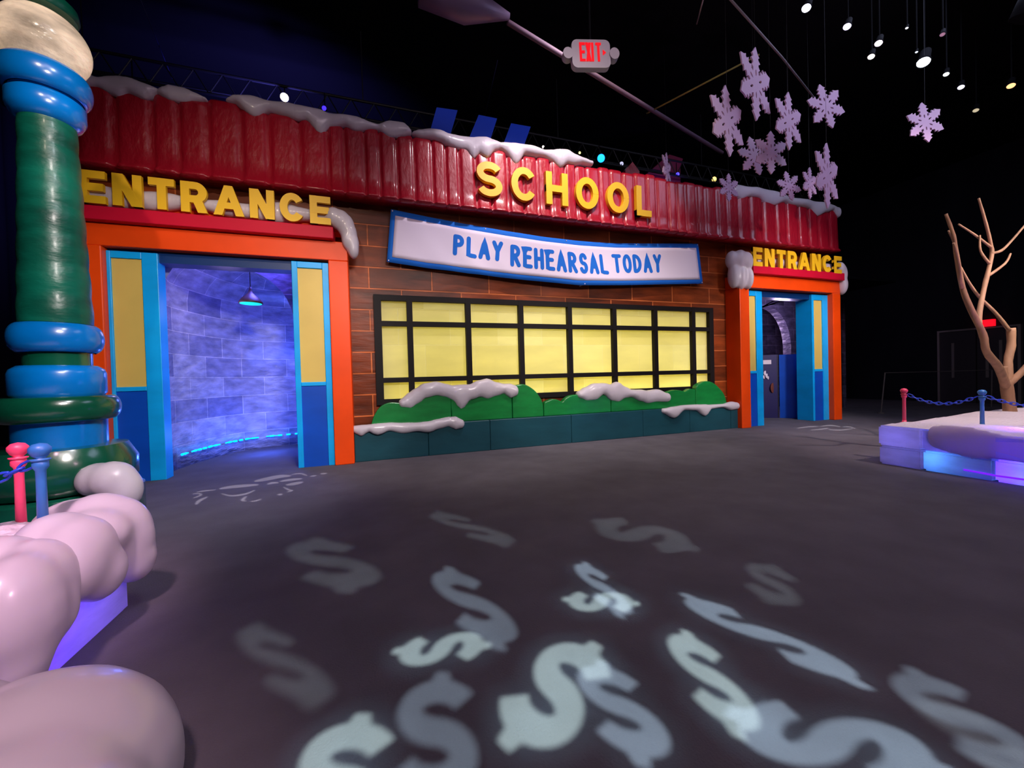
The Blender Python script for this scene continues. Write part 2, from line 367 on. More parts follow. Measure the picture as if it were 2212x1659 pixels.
# ------------------------------------------------------------------ letters built from strokes
def ribbon(bm, pts, t, y0, y1, rnd=False):
    n = len(pts); Lf = []; Rt = []
    for i, p in enumerate(pts):
        a = pts[max(i-1, 0)]; b = pts[min(i+1, n-1)]
        d = Vector((b[0]-a[0], b[1]-a[1])).normalized(); nn = Vector((-d.y, d.x))*t/2
        k = 1.0
        if 0 < i < n-1:
            d1 = Vector((p[0]-a[0], p[1]-a[1])).normalized(); k = 1/max(.5, abs(d1.dot(d)))
        Lf.append((p[0]+nn.x*k, p[1]+nn.y*k)); Rt.append((p[0]-nn.x*k, p[1]-nn.y*k))
    if rnd:
        def capp(p, frm, to_):
            a0 = math.atan2(frm[1]-p[1], frm[0]-p[0]); return [(p[0]+t/2*math.cos(a0-PI*k/6), p[1]+t/2*math.sin(a0-PI*k/6)) for k in range(1, 6)]
        poly_end = capp(pts[-1], Lf[-1], Rt[-1]); poly_start = capp(pts[0], Rt[0], Lf[0])
    F = lambda q, y: bm.verts.new((q[0], y, q[1]))
    fl = [F(q, y0) for q in Lf]; frr = [F(q, y0) for q in Rt]; bl = [F(q, y1) for q in Lf]; br = [F(q, y1) for q in Rt]
    for i in range(n-1):
        bm.faces.new((fl[i], fl[i+1], frr[i+1], frr[i])); bm.faces.new((bl[i], br[i], br[i+1], bl[i+1]))
        bm.faces.new((fl[i], bl[i], bl[i+1], fl[i+1])); bm.faces.new((frr[i], frr[i+1], br[i+1], br[i]))
    if rnd:
        for A, B, A2, B2, cp in ((fl[-1], frr[-1], bl[-1], br[-1], poly_end), (frr[0], fl[0], br[0], bl[0], poly_start)):
            f = [A]+[F(q, y0) for q in cp]+[B]; b = [A2]+[F(q, y1) for q in cp]+[B2]
            bm.faces.new(f); bm.faces.new(b[::-1])
            for i in range(len(f)-1): bm.faces.new((f[i], f[i+1], b[i+1], b[i]))
    else:
        bm.faces.new((fl[0], frr[0], br[0], bl[0])); bm.faces.new((fl[-1], bl[-1], br[-1], frr[-1]))
def arc(cx, cz, rx, rz, a0, a1, n=20):
    return [(cx+rx*math.cos(math.radians(a0+(a1-a0)*i/n)), cz+rz*math.sin(math.radians(a0+(a1-a0)*i/n))) for i in range(n+1)]
def glyph(ch, w, h, t):
    g = t/2; H = h; P = []
    lo, hi, l, r = g, H-g, g, w-g
    if ch == 'E': P = [('p', [(0, 0), (t, 0), (t, H), (0, H)]), ('p', [(0, 0), (w, 0), (w, t), (0, t)]), ('p', [(0, H-t), (w, H-t), (w, H), (0, H)]), ('p', [(0, H/2-g), (w*.92, H/2-g), (w*.92, H/2+g), (0, H/2+g)])]
    if ch == 'N': P = [('p', [(0, 0), (t, 0), (t, H), (0, H)]), ('p', [(w-t, 0), (w, 0), (w, H), (w-t, H)]), ('p', [(0, H), (w-t*1.15, 0), (w, 0), (t*1.15, H)])]
    if ch == 'T': P = [('p', [(0, H-t), (w, H-t), (w, H), (0, H)]), ('p', [(w/2-g, 0), (w/2+g, 0), (w/2+g, H), (w/2-g, H)])]
    if ch == 'L': P = [('p', [(0, 0), (t, 0), (t, H), (0, H)]), ('p', [(0, 0), (w, 0), (w, t), (0, t)])]
    if ch == 'H': P = [('p', [(0, 0), (t, 0), (t, H), (0, H)]), ('p', [(w-t, 0), (w, 0), (w, H), (w-t, H)]), ('p', [(0, H/2-g), (w, H/2-g), (w, H/2+g), (0, H/2+g)])]
    if ch == 'I': P = [('p', [(w/2-g, 0), (w/2+g, 0), (w/2+g, H), (w/2-g, H)])]
    if ch == 'X': P = [('p', [(0, 0), (t*1.15, 0), (w, H), (w-t*1.15, H)]), ('p', [(w-t*1.15, 0), (w, 0), (t*1.15, H), (0, H)])]
    if ch == 'A': P = [('p', [(0, 0), (t*1.05, 0), (w/2+t*.5, H), (w/2-t*.5, H)]), ('p', [(w-t*1.05, 0), (w, 0), (w/2+t*.5, H), (w/2-t*.5, H)]), ('p', [(w*.24, H*.22), (w*.76, H*.22), (w*.68, H*.22+t*.9), (w*.32, H*.22+t*.9)])]
    if ch == 'R':
        m = H*.44; P = [('p', [(0, 0), (t, 0), (t, H), (0, H)]), ('s', [(g, hi), (w*.55, hi)]+arc(w*.55, (m+hi)/2, w*.45-g, (hi-m)/2, 90, -90, 14)[1:]+[(g, m)]), ('p', [(w*.42, m), (w*.42+t*1.1, m+.01), (w, 0), (w-t*1.12, 0)])]
    if ch == 'O': P = [('s', arc(w/2, H/2, w/2-g, H/2-g, 0, 360, 40))]
    if ch == 'C': P = [('s', arc(w/2, H/2, w/2-g, H/2-g, 35, 325, 34))]
    if ch == 'S':
        ry = (H-t)/4; P = [('s', arc(w/2, H-g-ry, w/2-g, ry, 22, 270, 22)+arc(w/2, g+ry, w/2-g, ry, 90, -158, 22)[1:])]
    return P
def letter_mesh(bm, ch, x0, z0, w, h, t, y0, y1):
    for k, (kind, pts) in enumerate(glyph(ch, w, h, t)):
        pts = [(x0+a, z0+b) for a, b in pts]
        e = k*.0008
        if kind == 'p':
            ar = sum(p[0]*q[1]-q[0]*p[1] for p, q in zip(pts, pts[1:]+pts[:1]))
            if ar < 0: pts = pts[::-1]
            prism(bm, pts, y0-e, y1)
        else: ribbon(bm, pts, t, y0-e, y1)
def letter(ch, x0, z0, w, h, t, y0, y1, m, label, group):
    bm = bmesh.new(); letter_mesh(bm, ch, 0, 0, w, h, t, 0, y1-y0)
    o = obj('letter', bm, m); o.location = (x0, y0, z0); return tag(o, label, 'letter', group)
for ch, x, w, lab in (('S', 2.12, .54, 'yellow letter S starting the SCHOOL sign on the red roof'), ('C', 2.86, .57, 'yellow letter C in the SCHOOL sign on the red roof'),
                      ('H', 3.65, .52, 'yellow letter H in the SCHOOL sign on the red roof'), ('O', 4.37, .57, 'first yellow letter O of the SCHOOL sign, beside the H'),
                      ('O', 5.17, .58, 'second yellow letter O of the SCHOOL sign, beside the L'), ('L', 5.96, .42, 'yellow letter L ending the SCHOOL sign on the red roof')):
    letter(ch, x, 5.215, w, .70, .142, 7.84, 7.935, M['yellow_letter'], lab, 'letters of the school sign')
def entrance_letters(x0, x1, z0, h, side, y, t=.115):
    ws = {'E': .33, 'N': .36, 'T': .33, 'R': .35, 'A': .43, 'C': .38}
    word = 'ENTRANCE'; tot = sum(ws[c] for c in word); gap = (x1-x0-tot)/(len(word)-1); x = x0
    names = ['first yellow letter E', 'first yellow letter N', 'yellow letter T', 'yellow letter R', 'yellow letter A', 'second yellow letter N', 'yellow letter C', 'last yellow letter E']
    for c, nm in zip(word, names):
        letter(c, x, z0, ws[c], h, t, y, y+.06, M['yellow_letter'], nm+' of the ENTRANCE sign above the '+side, 'letters over the '+side); x += ws[c]+gap
entrance_letters(-4.03, -.60, 4.28, .485, 'left doorway', 7.70)
entrance_letters(9.43, 12.87, 4.23, .49, 'right doorway', 7.70)

# ------------------------------------------------------------------ banner
def sag(x, top):      # edge heights along the banner
    if top: K = [(.45, 4.85), (1.2, 4.775), (1.88, 4.71), (2.8, 4.64), (3.65, 4.60), (4.6, 4.60), (5.57, 4.63), (6.8, 4.72), (8.05, 4.82)]
    else: K = [(.34, 3.82), (1.0, 3.755), (1.85, 3.70), (3.0, 3.62), (4.49, 3.555), (5.6, 3.62), (6.8, 3.71), (8.18, 3.80)]
    x = min(max(x, K[0][0]), K[-1][0])
    for a, b in zip(K, K[1:]):
        if x <= b[0]+1e-9: u = (x-a[0])/(b[0]-a[0]); return a[1]+(b[1]-a[1])*u
def banner_pt(u, v):  # u across 0..1, v up 0..1
    xt = .45+u*7.6; xb = .34+u*7.84; zt = sag(xt, True); zb = sag(xb, False)
    x = xb+(xt-xb)*v; z = zb+(zt-zb)*v
    y = 8.13+.035*math.sin(u*9+v*2)*math.sin(PI*u)-.05*(1-v)*math.sin(PI*u)+.012*math.sin(u*70+v*9)*(1-v)*max(0, 1-abs(u-.2)*4)
    return x, y, z
def banner_patch(name, m, parent, u0, u1, v0, v1, off, nu=110, nv=10, th=.004):
    bm = bmesh.new(); A = []; B = []
    for i in range(nu+1):
        ra = []; rb = []
        for j in range(nv+1):
            x, y, z = banner_pt(u0+(u1-u0)*i/nu, v0+(v1-v0)*j/nv)
            ra.append(bm.verts.new((x, y-off, z))); rb.append(bm.verts.new((x, y-off+th, z)))
        A.append(ra); B.append(rb)
    for i in range(nu):
        for j in range(nv):
            bm.faces.new((A[i][j], A[i+1][j], A[i+1][j+1], A[i][j+1])); bm.faces.new((B[i][j+1], B[i+1][j+1], B[i+1][j], B[i][j]))
    for i in range(nu):
        bm.faces.new((A[i+1][0], A[i][0], B[i][0], B[i+1][0])); bm.faces.new((A[i][nv], A[i+1][nv], B[i+1][nv], B[i][nv]))
    for j in range(nv):
        bm.faces.new((A[0][j], A[0][j+1], B[0][j+1], B[0][j])); bm.faces.new((A[nu][j+1], A[nu][j], B[nu][j], B[nu][j+1]))
    return obj(name, bm, m, parent, True)
ban = thing('banner', 'long white cloth banner with blue border reading PLAY REHEARSAL TODAY', 'banner', (4.3, 8.13, 3.56))
banner_patch('border', M['banner_blue'], ban, 0, 1, 0, 1, 0)
banner_patch('cloth', M['banner'], ban, .0115, .9885, .105, .895, .006)
# hand drawn lettering, rounded strokes laid on the cloth
def bgl(ch):
    return {'P': (.72, [[(0, 0), (0, 1)], [(0, 1)]+arc(.28, .76, .34, .24, 90, -90, 10)+[(0, .52)]]),
     'L': (.62, [[(0, 1), (0, 0), (.6, -.02)]]), 'A': (.78, [[(0, 0), (.36, 1), (.74, -.02)], [(.14, .32), (.6, .32)]]),
     'Y': (.72, [[(0, 1), (.34, .5)], [(.68, 1), (.34, .5), (.3, 0)]]), 'R': (.74, [[(0, 0), (0, 1)], [(0, 1)]+arc(.28, .76, .32, .24, 90, -90, 10)+[(0, .52)], [(.24, .5), (.66, 0)]]),
     'E': (.62, [[(.58, 1), (0, 1), (0, 0), (.6, 0)], [(0, .52), (.5, .52)]]), 'H': (.7, [[(0, 0), (0, 1)], [(.64, 0), (.64, 1)], [(0, .5), (.64, .5)]]),
     'S': (.66, [arc(.32, .75, .27, .25, 20, 270, 12)+arc(.32, .25, .29, .25, 90, -160, 12)[1:]]), 'T': (.72, [[(-.02, 1), (.74, 1)], [(.36, 1), (.36, 0)]]),
     'O': (.76, [arc(.38, .5, .36, .5, 90, 450, 22)]), 'D': (.74, [[(0, 0), (0, 1)], [(0, 1)]+arc(.1, .5, .58, .5, 90, -90, 14)+[(0, 0)]])}[ch]
def banner_word(txt, u0, u1, vlo, vhi):
    tot = sum(bgl(c)[0] for c in txt)+.52*(len(txt)-1); s = (u1-u0)/tot; u = u0
    for n_, c in enumerate(txt):
        bm = bmesh.new()
        wv = bgl(c)[0]
        for st in bgl(c)[1]:
            P = []
            for i in range(len(st)-1):
                for k in range(4): t = k/4; P.append((st[i][0]+(st[i+1][0]-st[i][0])*t, st[i][1]+(st[i+1][1]-st[i][1])*t))
            P.append(st[-1])
            W_ = []
            for a, b in P:
                W_.append(((u+a*s)*7.7, (vlo+b*(vhi-vlo))*1.02))
            ribbon(bm, W_, .088, -.011, -.008, True)
        for vt in bm.verts:
            x, y, z = banner_pt(vt.co.x/7.7, vt.co.z/1.02); vt.co = (x, y+vt.co.y, z)
        obj('lettering', bm, M['banner_blue'], ban)
        u += (wv+.52)*s
for u, v in ((.004, .97), (.25, .97), (.5, .97), (.75, .97), (.996, .97), (.004, .03), (.55, .03), (.996, .03)):
    x, y, z = banner_pt(u, v); bm = bmesh.new(); tube(bm, [(x, y-.012, z), (x, WY+.005, z)], .012, 8); obj('fixing_pin', bm, M['white'], ban)
banner_word('PLAY', .168, .296, .37, .71)
banner_word('REHEARSAL', .327, .633, .30, .68)
banner_word('TODAY', .66, .835, .33, .695)

# ------------------------------------------------------------------ orange entrance portals
def portal(x0, x1, side, red0, red1, pw=.33):
    p = thing('entrance_portal', 'orange ice door frame with blue side panels around the '+side+' doorway', 'door frame', ((x0+x1)/2, 8.0, 0), 'entrance portals')
    for a, b in ((x0, x0+pw), (x1-pw, x1)): box('post', M['orange'], p, a, b, FY, 8.42, 0, 3.7, bev=.015)
    boxes('lintel', M['orange'], p, [(x0, x1, FY+.004, 8.42, 3.7, 4.04)], bev=.012)
    box('header_board', M['red_lintel'], p, red0, red1, 7.7, 8.2, 4.045, 4.25, bev=.01)
    box('backing_board', M['orange'], p, x0+.08, x1-.06, 7.98, 8.25, 4.25, 4.42, bev=.01)
    return p
pl = portal(-4.18, -.35, 'left', -4.19, -.57)
prr = portal(9.10, 13.02, 'right', 9.44, 12.99)
def side_panel(p, x0, x1, wx0, wx1, yf, yb, zw0=1.52, zw1=3.55, top=3.66):
    st = boxes('side_panel', M['blue_frame'], p, [(x0, wx0, yf, yb, 0, top), (wx1, x1, yf, yb, 0, top), (wx0, wx1, yf, yb, zw0-.07, zw0), (wx0, wx1, yf, yb, zw1, top)], bev=.008)
    a = box('frosted_pane', M['dull_yellow'], st, wx0-.01, wx1+.01, yf+.03, yf+.09, zw0-.01, zw1+.01)
    b = box('kick_panel', M['blue_deep'], st, wx0-.01, wx1+.01, yf+.02, yb-.02, 0, zw0-.06)
side_panel(pl, -3.85, -3.20, -3.80, -3.41, 7.95, 8.2)
side_panel(pl, -1.28, -.68, -1.19, -.79, 7.90, 8.15)
box('top_rail', M['blue_dark'], pl, -3.85, -.68, 8.0, 8.3, 3.52, 3.7)
side_panel(prr, 9.43, 10.07, 9.50, 9.84, 7.98, 8.3, 1.5, 3.52)
side_panel(prr, 12.02, 12.69, 12.10, 12.46, 7.98, 8.45, 1.5, 3.50)
box('top_rail', M['blue_dark'], prr, 9.43, 12.69, 8.05, 8.35, 3.52, 3.7)

# ------------------------------------------------------------------ planter and green bushes
plt = thing('planter', 'low dark teal ice planter along the foot of the brown wall', 'planter', (4.4, 8.1, 0))
pj = [-.35, 1.01, 2.28, 4.17, 6.09, 7.5, 8.85, 9.1]
for a, b in zip(pj, pj[1:]): box('ice_block', M['teal'], plt, a+.003, b-.003, 7.955, 8.28, 0, .63, bev=.012)
def bush(pts, label, y0=8.02, y1=8.17):
    P = [(pts[0][0], .63)]+catmull(pts, 5)+[(pts[-1][0], .63)]
    Q = []
    for p in P:
        if not Q or (abs(p[0]-Q[-1][0])+abs(p[1]-Q[-1][1])) > .004: Q.append(p)
    ar = sum(p[0]*q[1]-q[0]*p[1] for p, q in zip(Q, Q[1:]+Q[:1]))
    if ar < 0: Q = Q[::-1]
    bm = bmesh.new(); prism(bm, Q, y0, y1)
    o = obj('bush', bm, M['green'])
    b = o.modifiers.new('bevel', 'BEVEL'); b.width = .02; b.segments = 3; b.limit_method = 'ANGLE'; b.angle_limit = math.radians(50)
    return tag(o, label, 'bush', 'green ice bushes on the planter')
bush([(-.05, .64), (.0, .82), (.12, 1.0), (.30, 1.08), (.5, 1.06), (.6, 1.02), (.7, 1.1), (.9, 1.17), (1.2, 1.2), (1.49, 1.18)], 'green ice bush at the far left end of the planter, under the snow drip')
bush([(1.50, .80), (1.5, 1.12), (1.7, 1.1), (1.95, 1.22), (2.25, 1.24), (2.5, 1.27), (2.8, 1.25)], 'green ice bush under the highest bump of the left snow cap')
bush([(2.81, .80), (2.83, 1.27), (2.95, 1.34), (3.12, 1.34), (3.32, 1.22), (3.45, 1.06), (3.52, .9), (3.53, .7)], 'tall rounded green ice bush just right of the left snow cap')
bush([(3.54, .75), (3.56, .92), (3.66, .97), (3.78, 1.0), (3.9, .97), (4.0, .93), (4.08, 1.0), (4.22, 1.06), (4.4, 1.07), (4.7, 1.05), (5.25, 1.03)], 'low green ice bush in the middle of the planter')
bush([(5.26, .8), (5.28, 1.02), (5.5, .98), (5.8, 1.02), (6.2, .96), (6.7, .98), (6.9, 1.04), (7.1, 1.08), (7.3, 1.06), (7.42, 1.03), (7.6, 1.09), (7.76, 1.06)], 'long green ice bush under the right snow cap')
bush([(7.77, .8), (7.79, 1.12), (7.92, 1.22), (8.12, 1.27), (8.35, 1.22), (8.55, 1.08), (8.72, .9), (8.80, .66)], 'rounded green ice bush at the far right end of the planter')

# ------------------------------------------------------------------ snow caps and drips
CAPS = {}
CAPS['roof1'] = [(-4.3, 6.36, 6.2), (-4.1, 6.38, 6.12), (-3.86, 6.33, 6.15), (-3.71, 6.39, 6.09), (-3.62, 6.41, 6.06), (-3.48, 6.4, 6.14), (-3.27, 6.35, 6.08), (-3.12, 6.31, 6.22)]
CAPS['roof2'] = [(-3.07, 6.3, 6.2), (-2.95, 6.4, 6.14), (-2.76, 6.41, 6.14), (-2.61, 6.36, 6.2), (-2.49, 6.31, 6.24)]
CAPS['roof3'] = [(-2.14, 6.34, 6.27), (-2.04, 6.41, 6.27), (-1.77, 6.47, 6.1), (-1.55, 6.44, 6.24), (-1.29, 6.46, 6.2), (-1.11, 6.44, 6.16), (-0.95, 6.44, 6.19), (-0.74, 6.46, 5.98), (-0.6, 6.41, 6.14), (-0.32, 6.42, 6.2), (-0.15, 6.42, 6.14), (0.12, 6.37, 6.22), (0.25, 6.36, 6.23), (0.48, 6.47, 6.13), (0.72, 6.46, 6.19), (0.82, 6.36, 6.24)]
CAPS['roof4'] = [(0.92, 6.34, 6.26), (1.02, 6.4, 6.22), (1.25, 6.45, 6.24), (1.41, 6.45, 6.21), (1.58, 6.41, 6.15), (1.78, 6.42, 6.13), (1.95, 6.43, 6.13), (2.09, 6.44, 5.98), (2.21, 6.46, 6.1), (2.37, 6.48, 6.03), (2.52, 6.45, 6.19), (2.66, 6.42, 6.26), (2.81, 6.46, 6.2), (3.01, 6.48, 6.0), (3.2, 6.46, 6.24), (3.42, 6.47, 6.24), (3.65, 6.44, 6.26), (3.87, 6.47, 6.2), (4.05, 6.51, 6.08), (4.22, 6.52, 6.2), (4.42, 6.46, 6.2), (4.63, 6.42, 6.27), (4.84, 6.37, 6.25)]
CAPS['roof5'] = [(9.08, 6.41, 6.1), (9.35, 6.44, 6.04), (9.65, 6.42, 6.15), (9.95, 6.44, 6.16), (10.26, 6.45, 6.04), (10.52, 6.44, 6.02), (10.91, 6.37, 6.14), (11.24, 6.34, 6.11), (11.57, 6.34, 6.1), (11.92, 6.36, 6.09), (12.27, 6.35, 5.91), (12.63, 6.35, 6.05), (12.92, 6.33, 6.13), (13.18, 6.29, 5.96)]
CAPS['hedge1'] = [(0.55, 1.15, 0.97), (0.68, 1.26, 0.94), (0.83, 1.35, 1.03), (0.98, 1.44, 1.14), (1.21, 1.47, 1.18), (1.39, 1.42, 1.14), (1.53, 1.38, 1.07), (1.7, 1.39, 0.87), (1.9, 1.39, 1.06), (2.11, 1.47, 1.11), (2.27, 1.5, 1.06), (2.47, 1.42, 1.11), (2.64, 1.38, 1.16), (2.77, 1.38, 1.06), (2.87, 1.34, 1.09)]
CAPS['hedge2'] = [(4.45, 1.16, 0.98), (4.64, 1.24, 0.91), (4.84, 1.32, 0.92), (5.05, 1.32, 1.05), (5.3, 1.28, 0.88), (5.46, 1.34, 0.84), (5.66, 1.22, 0.93), (5.82, 1.14, 0.95), (6.09, 1.13, 0.84), (6.31, 1.1, 0.77), (6.59, 1.12, 0.8), (6.87, 1.02, 0.79)]
CAPS['plantL'] = [(-0.33, 0.69, 0.55), (-0.22, 0.7, 0.48), (-0.1, 0.7, 0.57), (0.07, 0.71, 0.48), (0.27, 0.71, 0.54), (0.55, 0.69, 0.47), (0.8, 0.68, 0.5), (1.02, 0.69, 0.46), (1.2, 0.72, 0.51), (1.43, 0.75, 0.55), (1.56, 0.75, 0.48), (1.66, 0.69, 0.5)]
CAPS['plantR'] = [(6.69, 0.65, 0.52), (6.98, 0.68, 0.39), (7.33, 0.7, 0.56), (7.69, 0.7, 0.54), (7.96, 0.69, 0.38), (8.17, 0.67, 0.54), (8.55, 0.67, 0.57), (8.87, 0.72, 0.48), (9.06, 0.69, 0.49)]
def snow_cap(key, y, ry, label, group, voxel=.022, drip=True):
    K = CAPS[key]; balls = []
    ph = random.uniform(0, 9)
    for (xa, ta, ba), (xb, tb, bb) in zip(K, K[1:]):
        n = max(2, int((xb-xa)/.045))
        for i in range(n+1):
            t = i/n; s = t*t*(3-2*t); x = xa+(xb-xa)*t; top = ta+(tb-ta)*s; bot = ba+(bb-ba)*s
            hz = (top-bot)/2; yy = y+.02*math.sin(x*7+ph); rx = max(.05, min(.085, hz))
            if hz > .13:   # a drip: a round head on top and a narrower tongue below
                balls.append((x, yy+.02, top-.11, .085, ry, .11)); balls.append((x, yy-.02, top-hz, rx*.9, ry*.8, hz)); 
            else: balls.append((x, yy, (top+bot)/2, rx, ry*min(1, .6+hz*4), max(.035, hz)))
    o = blob('snow_drift', M['snow'], None, balls, voxel, 5)
    return tag(o, label, 'snow', group)
G1 = 'snow caps along the red roof edge'
snow_cap('roof1', 8.0, .14, 'snow cap on the far left roof end behind the street lamp', G1)
snow_cap('roof2', 8.0, .13, 'short lone snow cap on the roof, second from the left', G1)
snow_cap('roof3', 8.0, .15, 'long snow cap with one big drip on the roof above the left ENTRANCE sign', G1)
snow_cap('roof4', 8.0, .15, 'longest snow cap with several drips above the SCHOOL sign', G1)
snow_cap('roof5', 8.0, .14, 'snow cap on the right roof end behind the hanging snowflakes', G1)
G2 = 'snow on the green bushes'
snow_cap('hedge1', 8.06, .13, 'white snow cap with a pointed drip on the left bushes', G2)
snow_cap('hedge2', 8.06, .13, 'white snow cap lying on the right bushes', G2)
G3 = 'snow on the planter rim'
snow_cap('plantL', 7.96, .10, 'thin strip of snow on the left end of the planter rim', G3)
snow_cap('plantR', 7.96, .10, 'thin strip of snow on the right end of the planter rim', G3)
# snow over the left portal: a long roll behind the letters that curls down over the right corner
balls = []
rr = random.Random(5)
for i in range(70):
    x = -4.0+i*.05; h = .10+.035*math.sin(x*3.1)+.02*math.sin(x*7.7)
    balls.append((x, 7.9, 4.47+.02*math.sin(x*4), .09, .13, h+.03))
for x, z, rx, rz in ((-.56, 4.47, .15, .17), (-.45, 4.42, .17, .19), (-.36, 4.32, .15, .22), (-.31, 4.18, .14, .22), (-.27, 4.02, .125, .22), (-.25, 3.92, .1, .18), (-.35, 4.1, .1, .2)):
    balls.append((x, 7.82, z, rx, .16, rz))
tag(blob('snow_drift', M['snow'], None, balls, .025, 6), 'snow roll behind the left ENTRANCE letters, curling down the right corner', 'snow', 'snow on the entrance portals')
balls = []
for i in range(64):
    x = 9.4+i*.055; balls.append((x, 7.92, 4.43+.02*math.sin(x*5), .09, .12, .12+.03*math.sin(x*4.2)))
for x, y, z, rx, rz in ((8.98, 7.95, 4.42, .16, .24), (9.15, 7.85, 4.42, .19, .25), (9.3, 7.8, 4.35, .17, .27), (9.0, 7.92, 4.0, .13, .34), (9.16, 7.85, 3.95, .15, .33), (9.32, 7.78, 3.92, .11, .3),
                         (12.98, 7.85, 4.42, .14, .2), (13.08, 7.85, 4.25, .13, .34), (13.1, 7.85, 3.95, .12, .30)):
    balls.append((x, y, z, rx, .17, rz))
tag(blob('snow_drift', M['snow'], None, balls, .03, 6), 'snow hanging in thick lumps over both corners of the right doorway', 'snow', 'snow on the entrance portals')

# ------------------------------------------------------------------ ice tunnel behind the left doorway
def sweep_wall(name, path, m, vault_z=3.15, vr=1.7, inward=1, top=4.5):
    P = catmull(path, 8); bm = bmesh.new(); uvl = bm.loops.layers.uv.new('UVMap')
    prof = [(0, z*vault_z/6) for z in range(7)]+[(vr*(1-math.cos(a)), vault_z+1.0*math.sin(a)) for a in [PI/2*k/8 for k in range(1, 9)]]
    L = 0; prev = None; uv = {}
    for i, p in enumerate(P):
        a = Vector(P[max(i-1, 0)]); b = Vector(P[min(i+1, len(P)-1)]); t = (b-a).normalized(); n = Vector((t.y, -t.x))*inward
        if i: L += (Vector(P[i])-Vector(P[i-1])).length
        col = []; s = 0
        for k, (o_, z) in enumerate(prof):
            if k: s += math.hypot(o_-prof[k-1][0], z-prof[k-1][1])
            v = bm.verts.new((p[0]+n.x*o_, p[1]+n.y*o_, z)); uv[v] = (L, s); col.append(v)
        if prev:
            for k in range(len(col)-1):
                f = bm.faces.new((prev[k], col[k], col[k+1], prev[k+1]))
                for lp in f.loops: lp[uvl].uv = uv[lp.vert]
        prev = col
    o = obj(name, bm, m, None, True)
    sd = o.modifiers.new('thickness', 'SOLIDIFY'); sd.thickness = .18; sd.offset = 1
    return o
iw = sweep_wall('ice_wall', [(-3.30, 8.35), (-3.38, 8.75), (-3.3, 9.3), (-3.08, 10.1), (-2.65, 10.75), (-1.85, 11.05), (-.8, 11.15), (.4, 11.15)], M['ice'])
tag(iw, 'curved wall of clear ice blocks glowing blue inside the left doorway', 'ice wall')
# arch rib
bm = bmesh.new(); uvl = bm.loops.layers.uv.new('UVMap')
cxr, czr = -2.55, 2.75; inner = [(cxr+1.05*math.cos(a), czr+1.1*math.sin(a)) for a in [math.radians(v) for v in range(0, 100, 9)]]
outer = [(cxr+1.62*math.cos(a), czr+1.7*math.sin(a)) for a in [math.radians(v) for v in range(0, 100, 9)]]
inner = [(cxr+1.05, 0)]+inner; outer = [(cxr+1.62, 0)]+outer
for i in range(len(inner)-1):
    q = [inner[i], inner[i+1], outer[i+1], outer[i]]
    v0 = [bm.verts.new((x, 9.35, z)) for x, z in q]; v1 = [bm.verts.new((x, 9.75, z)) for x, z in q]
    for f in ((v0[0], v0[1], v0[2], v0[3]), (v1[3], v1[2], v1[1], v1[0]), (v0[0], v1[0], v1[1], v0[1]), (v0[3], v0[2], v1[2], v1[3])):
        ff = bm.faces.new(f)
        for lp in ff.loops: lp[uvl].uv = (lp.vert.co.x+lp.vert.co.y, lp.vert.co.z)
tag(obj('ice_arch', bm, M['ice']), 'ice block arch in the tunnel behind the hanging lamp', 'arch')
def slab(name, m, label, cat, *a):
    return tag(box(name, m, None, *a), label, cat)
slab('tunnel_light_lid', M['black'], 'dark flat slab added over the tunnel behind the left doorway to hold its light in', 'roof', -3.3, .9, 8.62, 11.3, 4.15, 4.25)  # slab added to keep the tunnel's light from leaking upwards
slab('tunnel_light_wall', M['ice_dim'], 'straight ice wall added on the right side of the left tunnel to hold its light in', 'ice wall', -.55, -.4, 8.62, 9.9, 0, 4.14)  # mostly hidden wall, added to contain the tunnel's light
# glowing strip low on the ice wall
led = thing('light_strip', 'thin cyan light strip low along the curved ice wall', 'light strip', (-3.0, 10.06, .27)); MLED = mat('cyan_led', (0, 140, 255), .5, emit=(0, 150, 255), es=3)
path = catmull([(-3.30, 8.75), (-3.22, 9.3), (-3.0, 10.06), (-2.6, 10.67), (-1.83, 10.96), (-.8, 11.06)], 10)
for i in range(len(path)-1):
    if i % 13 in (0, 5, 6, 11): continue
    th = .011+.012*math.sin(i*1.7)**2
    a, b = path[i], path[i+1]
    bm = bmesh.new(); tube(bm, [(a[0], a[1], .27), (b[0], b[1], .27+.003*math.sin(i))], [th, th], 6); obj('segment', bm, MLED, led)
point('tunnel_blue_back', (-1.7, 10.1, 2.2), 38, (.10, .16, 1), .25)
point('tunnel_blue_low', (-2.2, 9.9, .5), 60, (.05, .14, 1), .15)
point('tunnel_lavender', (-2.5, 8.8, 2.9), 11, (.66, .48, .9), .25)
area('tunnel_floor_glow', (-2.2, 9.3, 3.9), (-2.2, 9.6, 0), 20, (.14, .10, 1), 1.2); spot('doorway_blue_spill', (-2.0, 9.0, 3.6), (-1.9, 7.6, 0), 160, (.12, .12, 1), 80, 1, .2)
# pendant lamp
pdl = thing('pendant_lamp', 'small dark cone lamp with a turquoise light hanging in the left doorway', 'lamp', (-2.18, 9.0, 3.08))
bm = bmesh.new(); lathe(bm, [(.205, 0), (.2, .03), (.15, .10), (.09, .16), (.045, .21), (.025, .27), (.02, .32)], -2.18, 9.0, 32, 3.08); obj('shade', bm, mat('bronze_shade', (70, 48, 40), .5, .2), pdl, True)
bm = bmesh.new(); lathe(bm, [(0, -.012), (.12, -.01), (.185, 0), (.185, .01), (0, .012)], -2.18, 9.0, 32, 3.075); obj('diffuser', bm, mat('turquoise_lamp', (0, 220, 200), .5, emit=(0, 225, 190), es=.9), pdl)
bm = bmesh.new(); tube(bm, [(-2.18, 9.0, 3.39), (-2.18, 9.0, 4.16)], .008, 6); obj('cord', bm, M['dark_metal'], pdl)

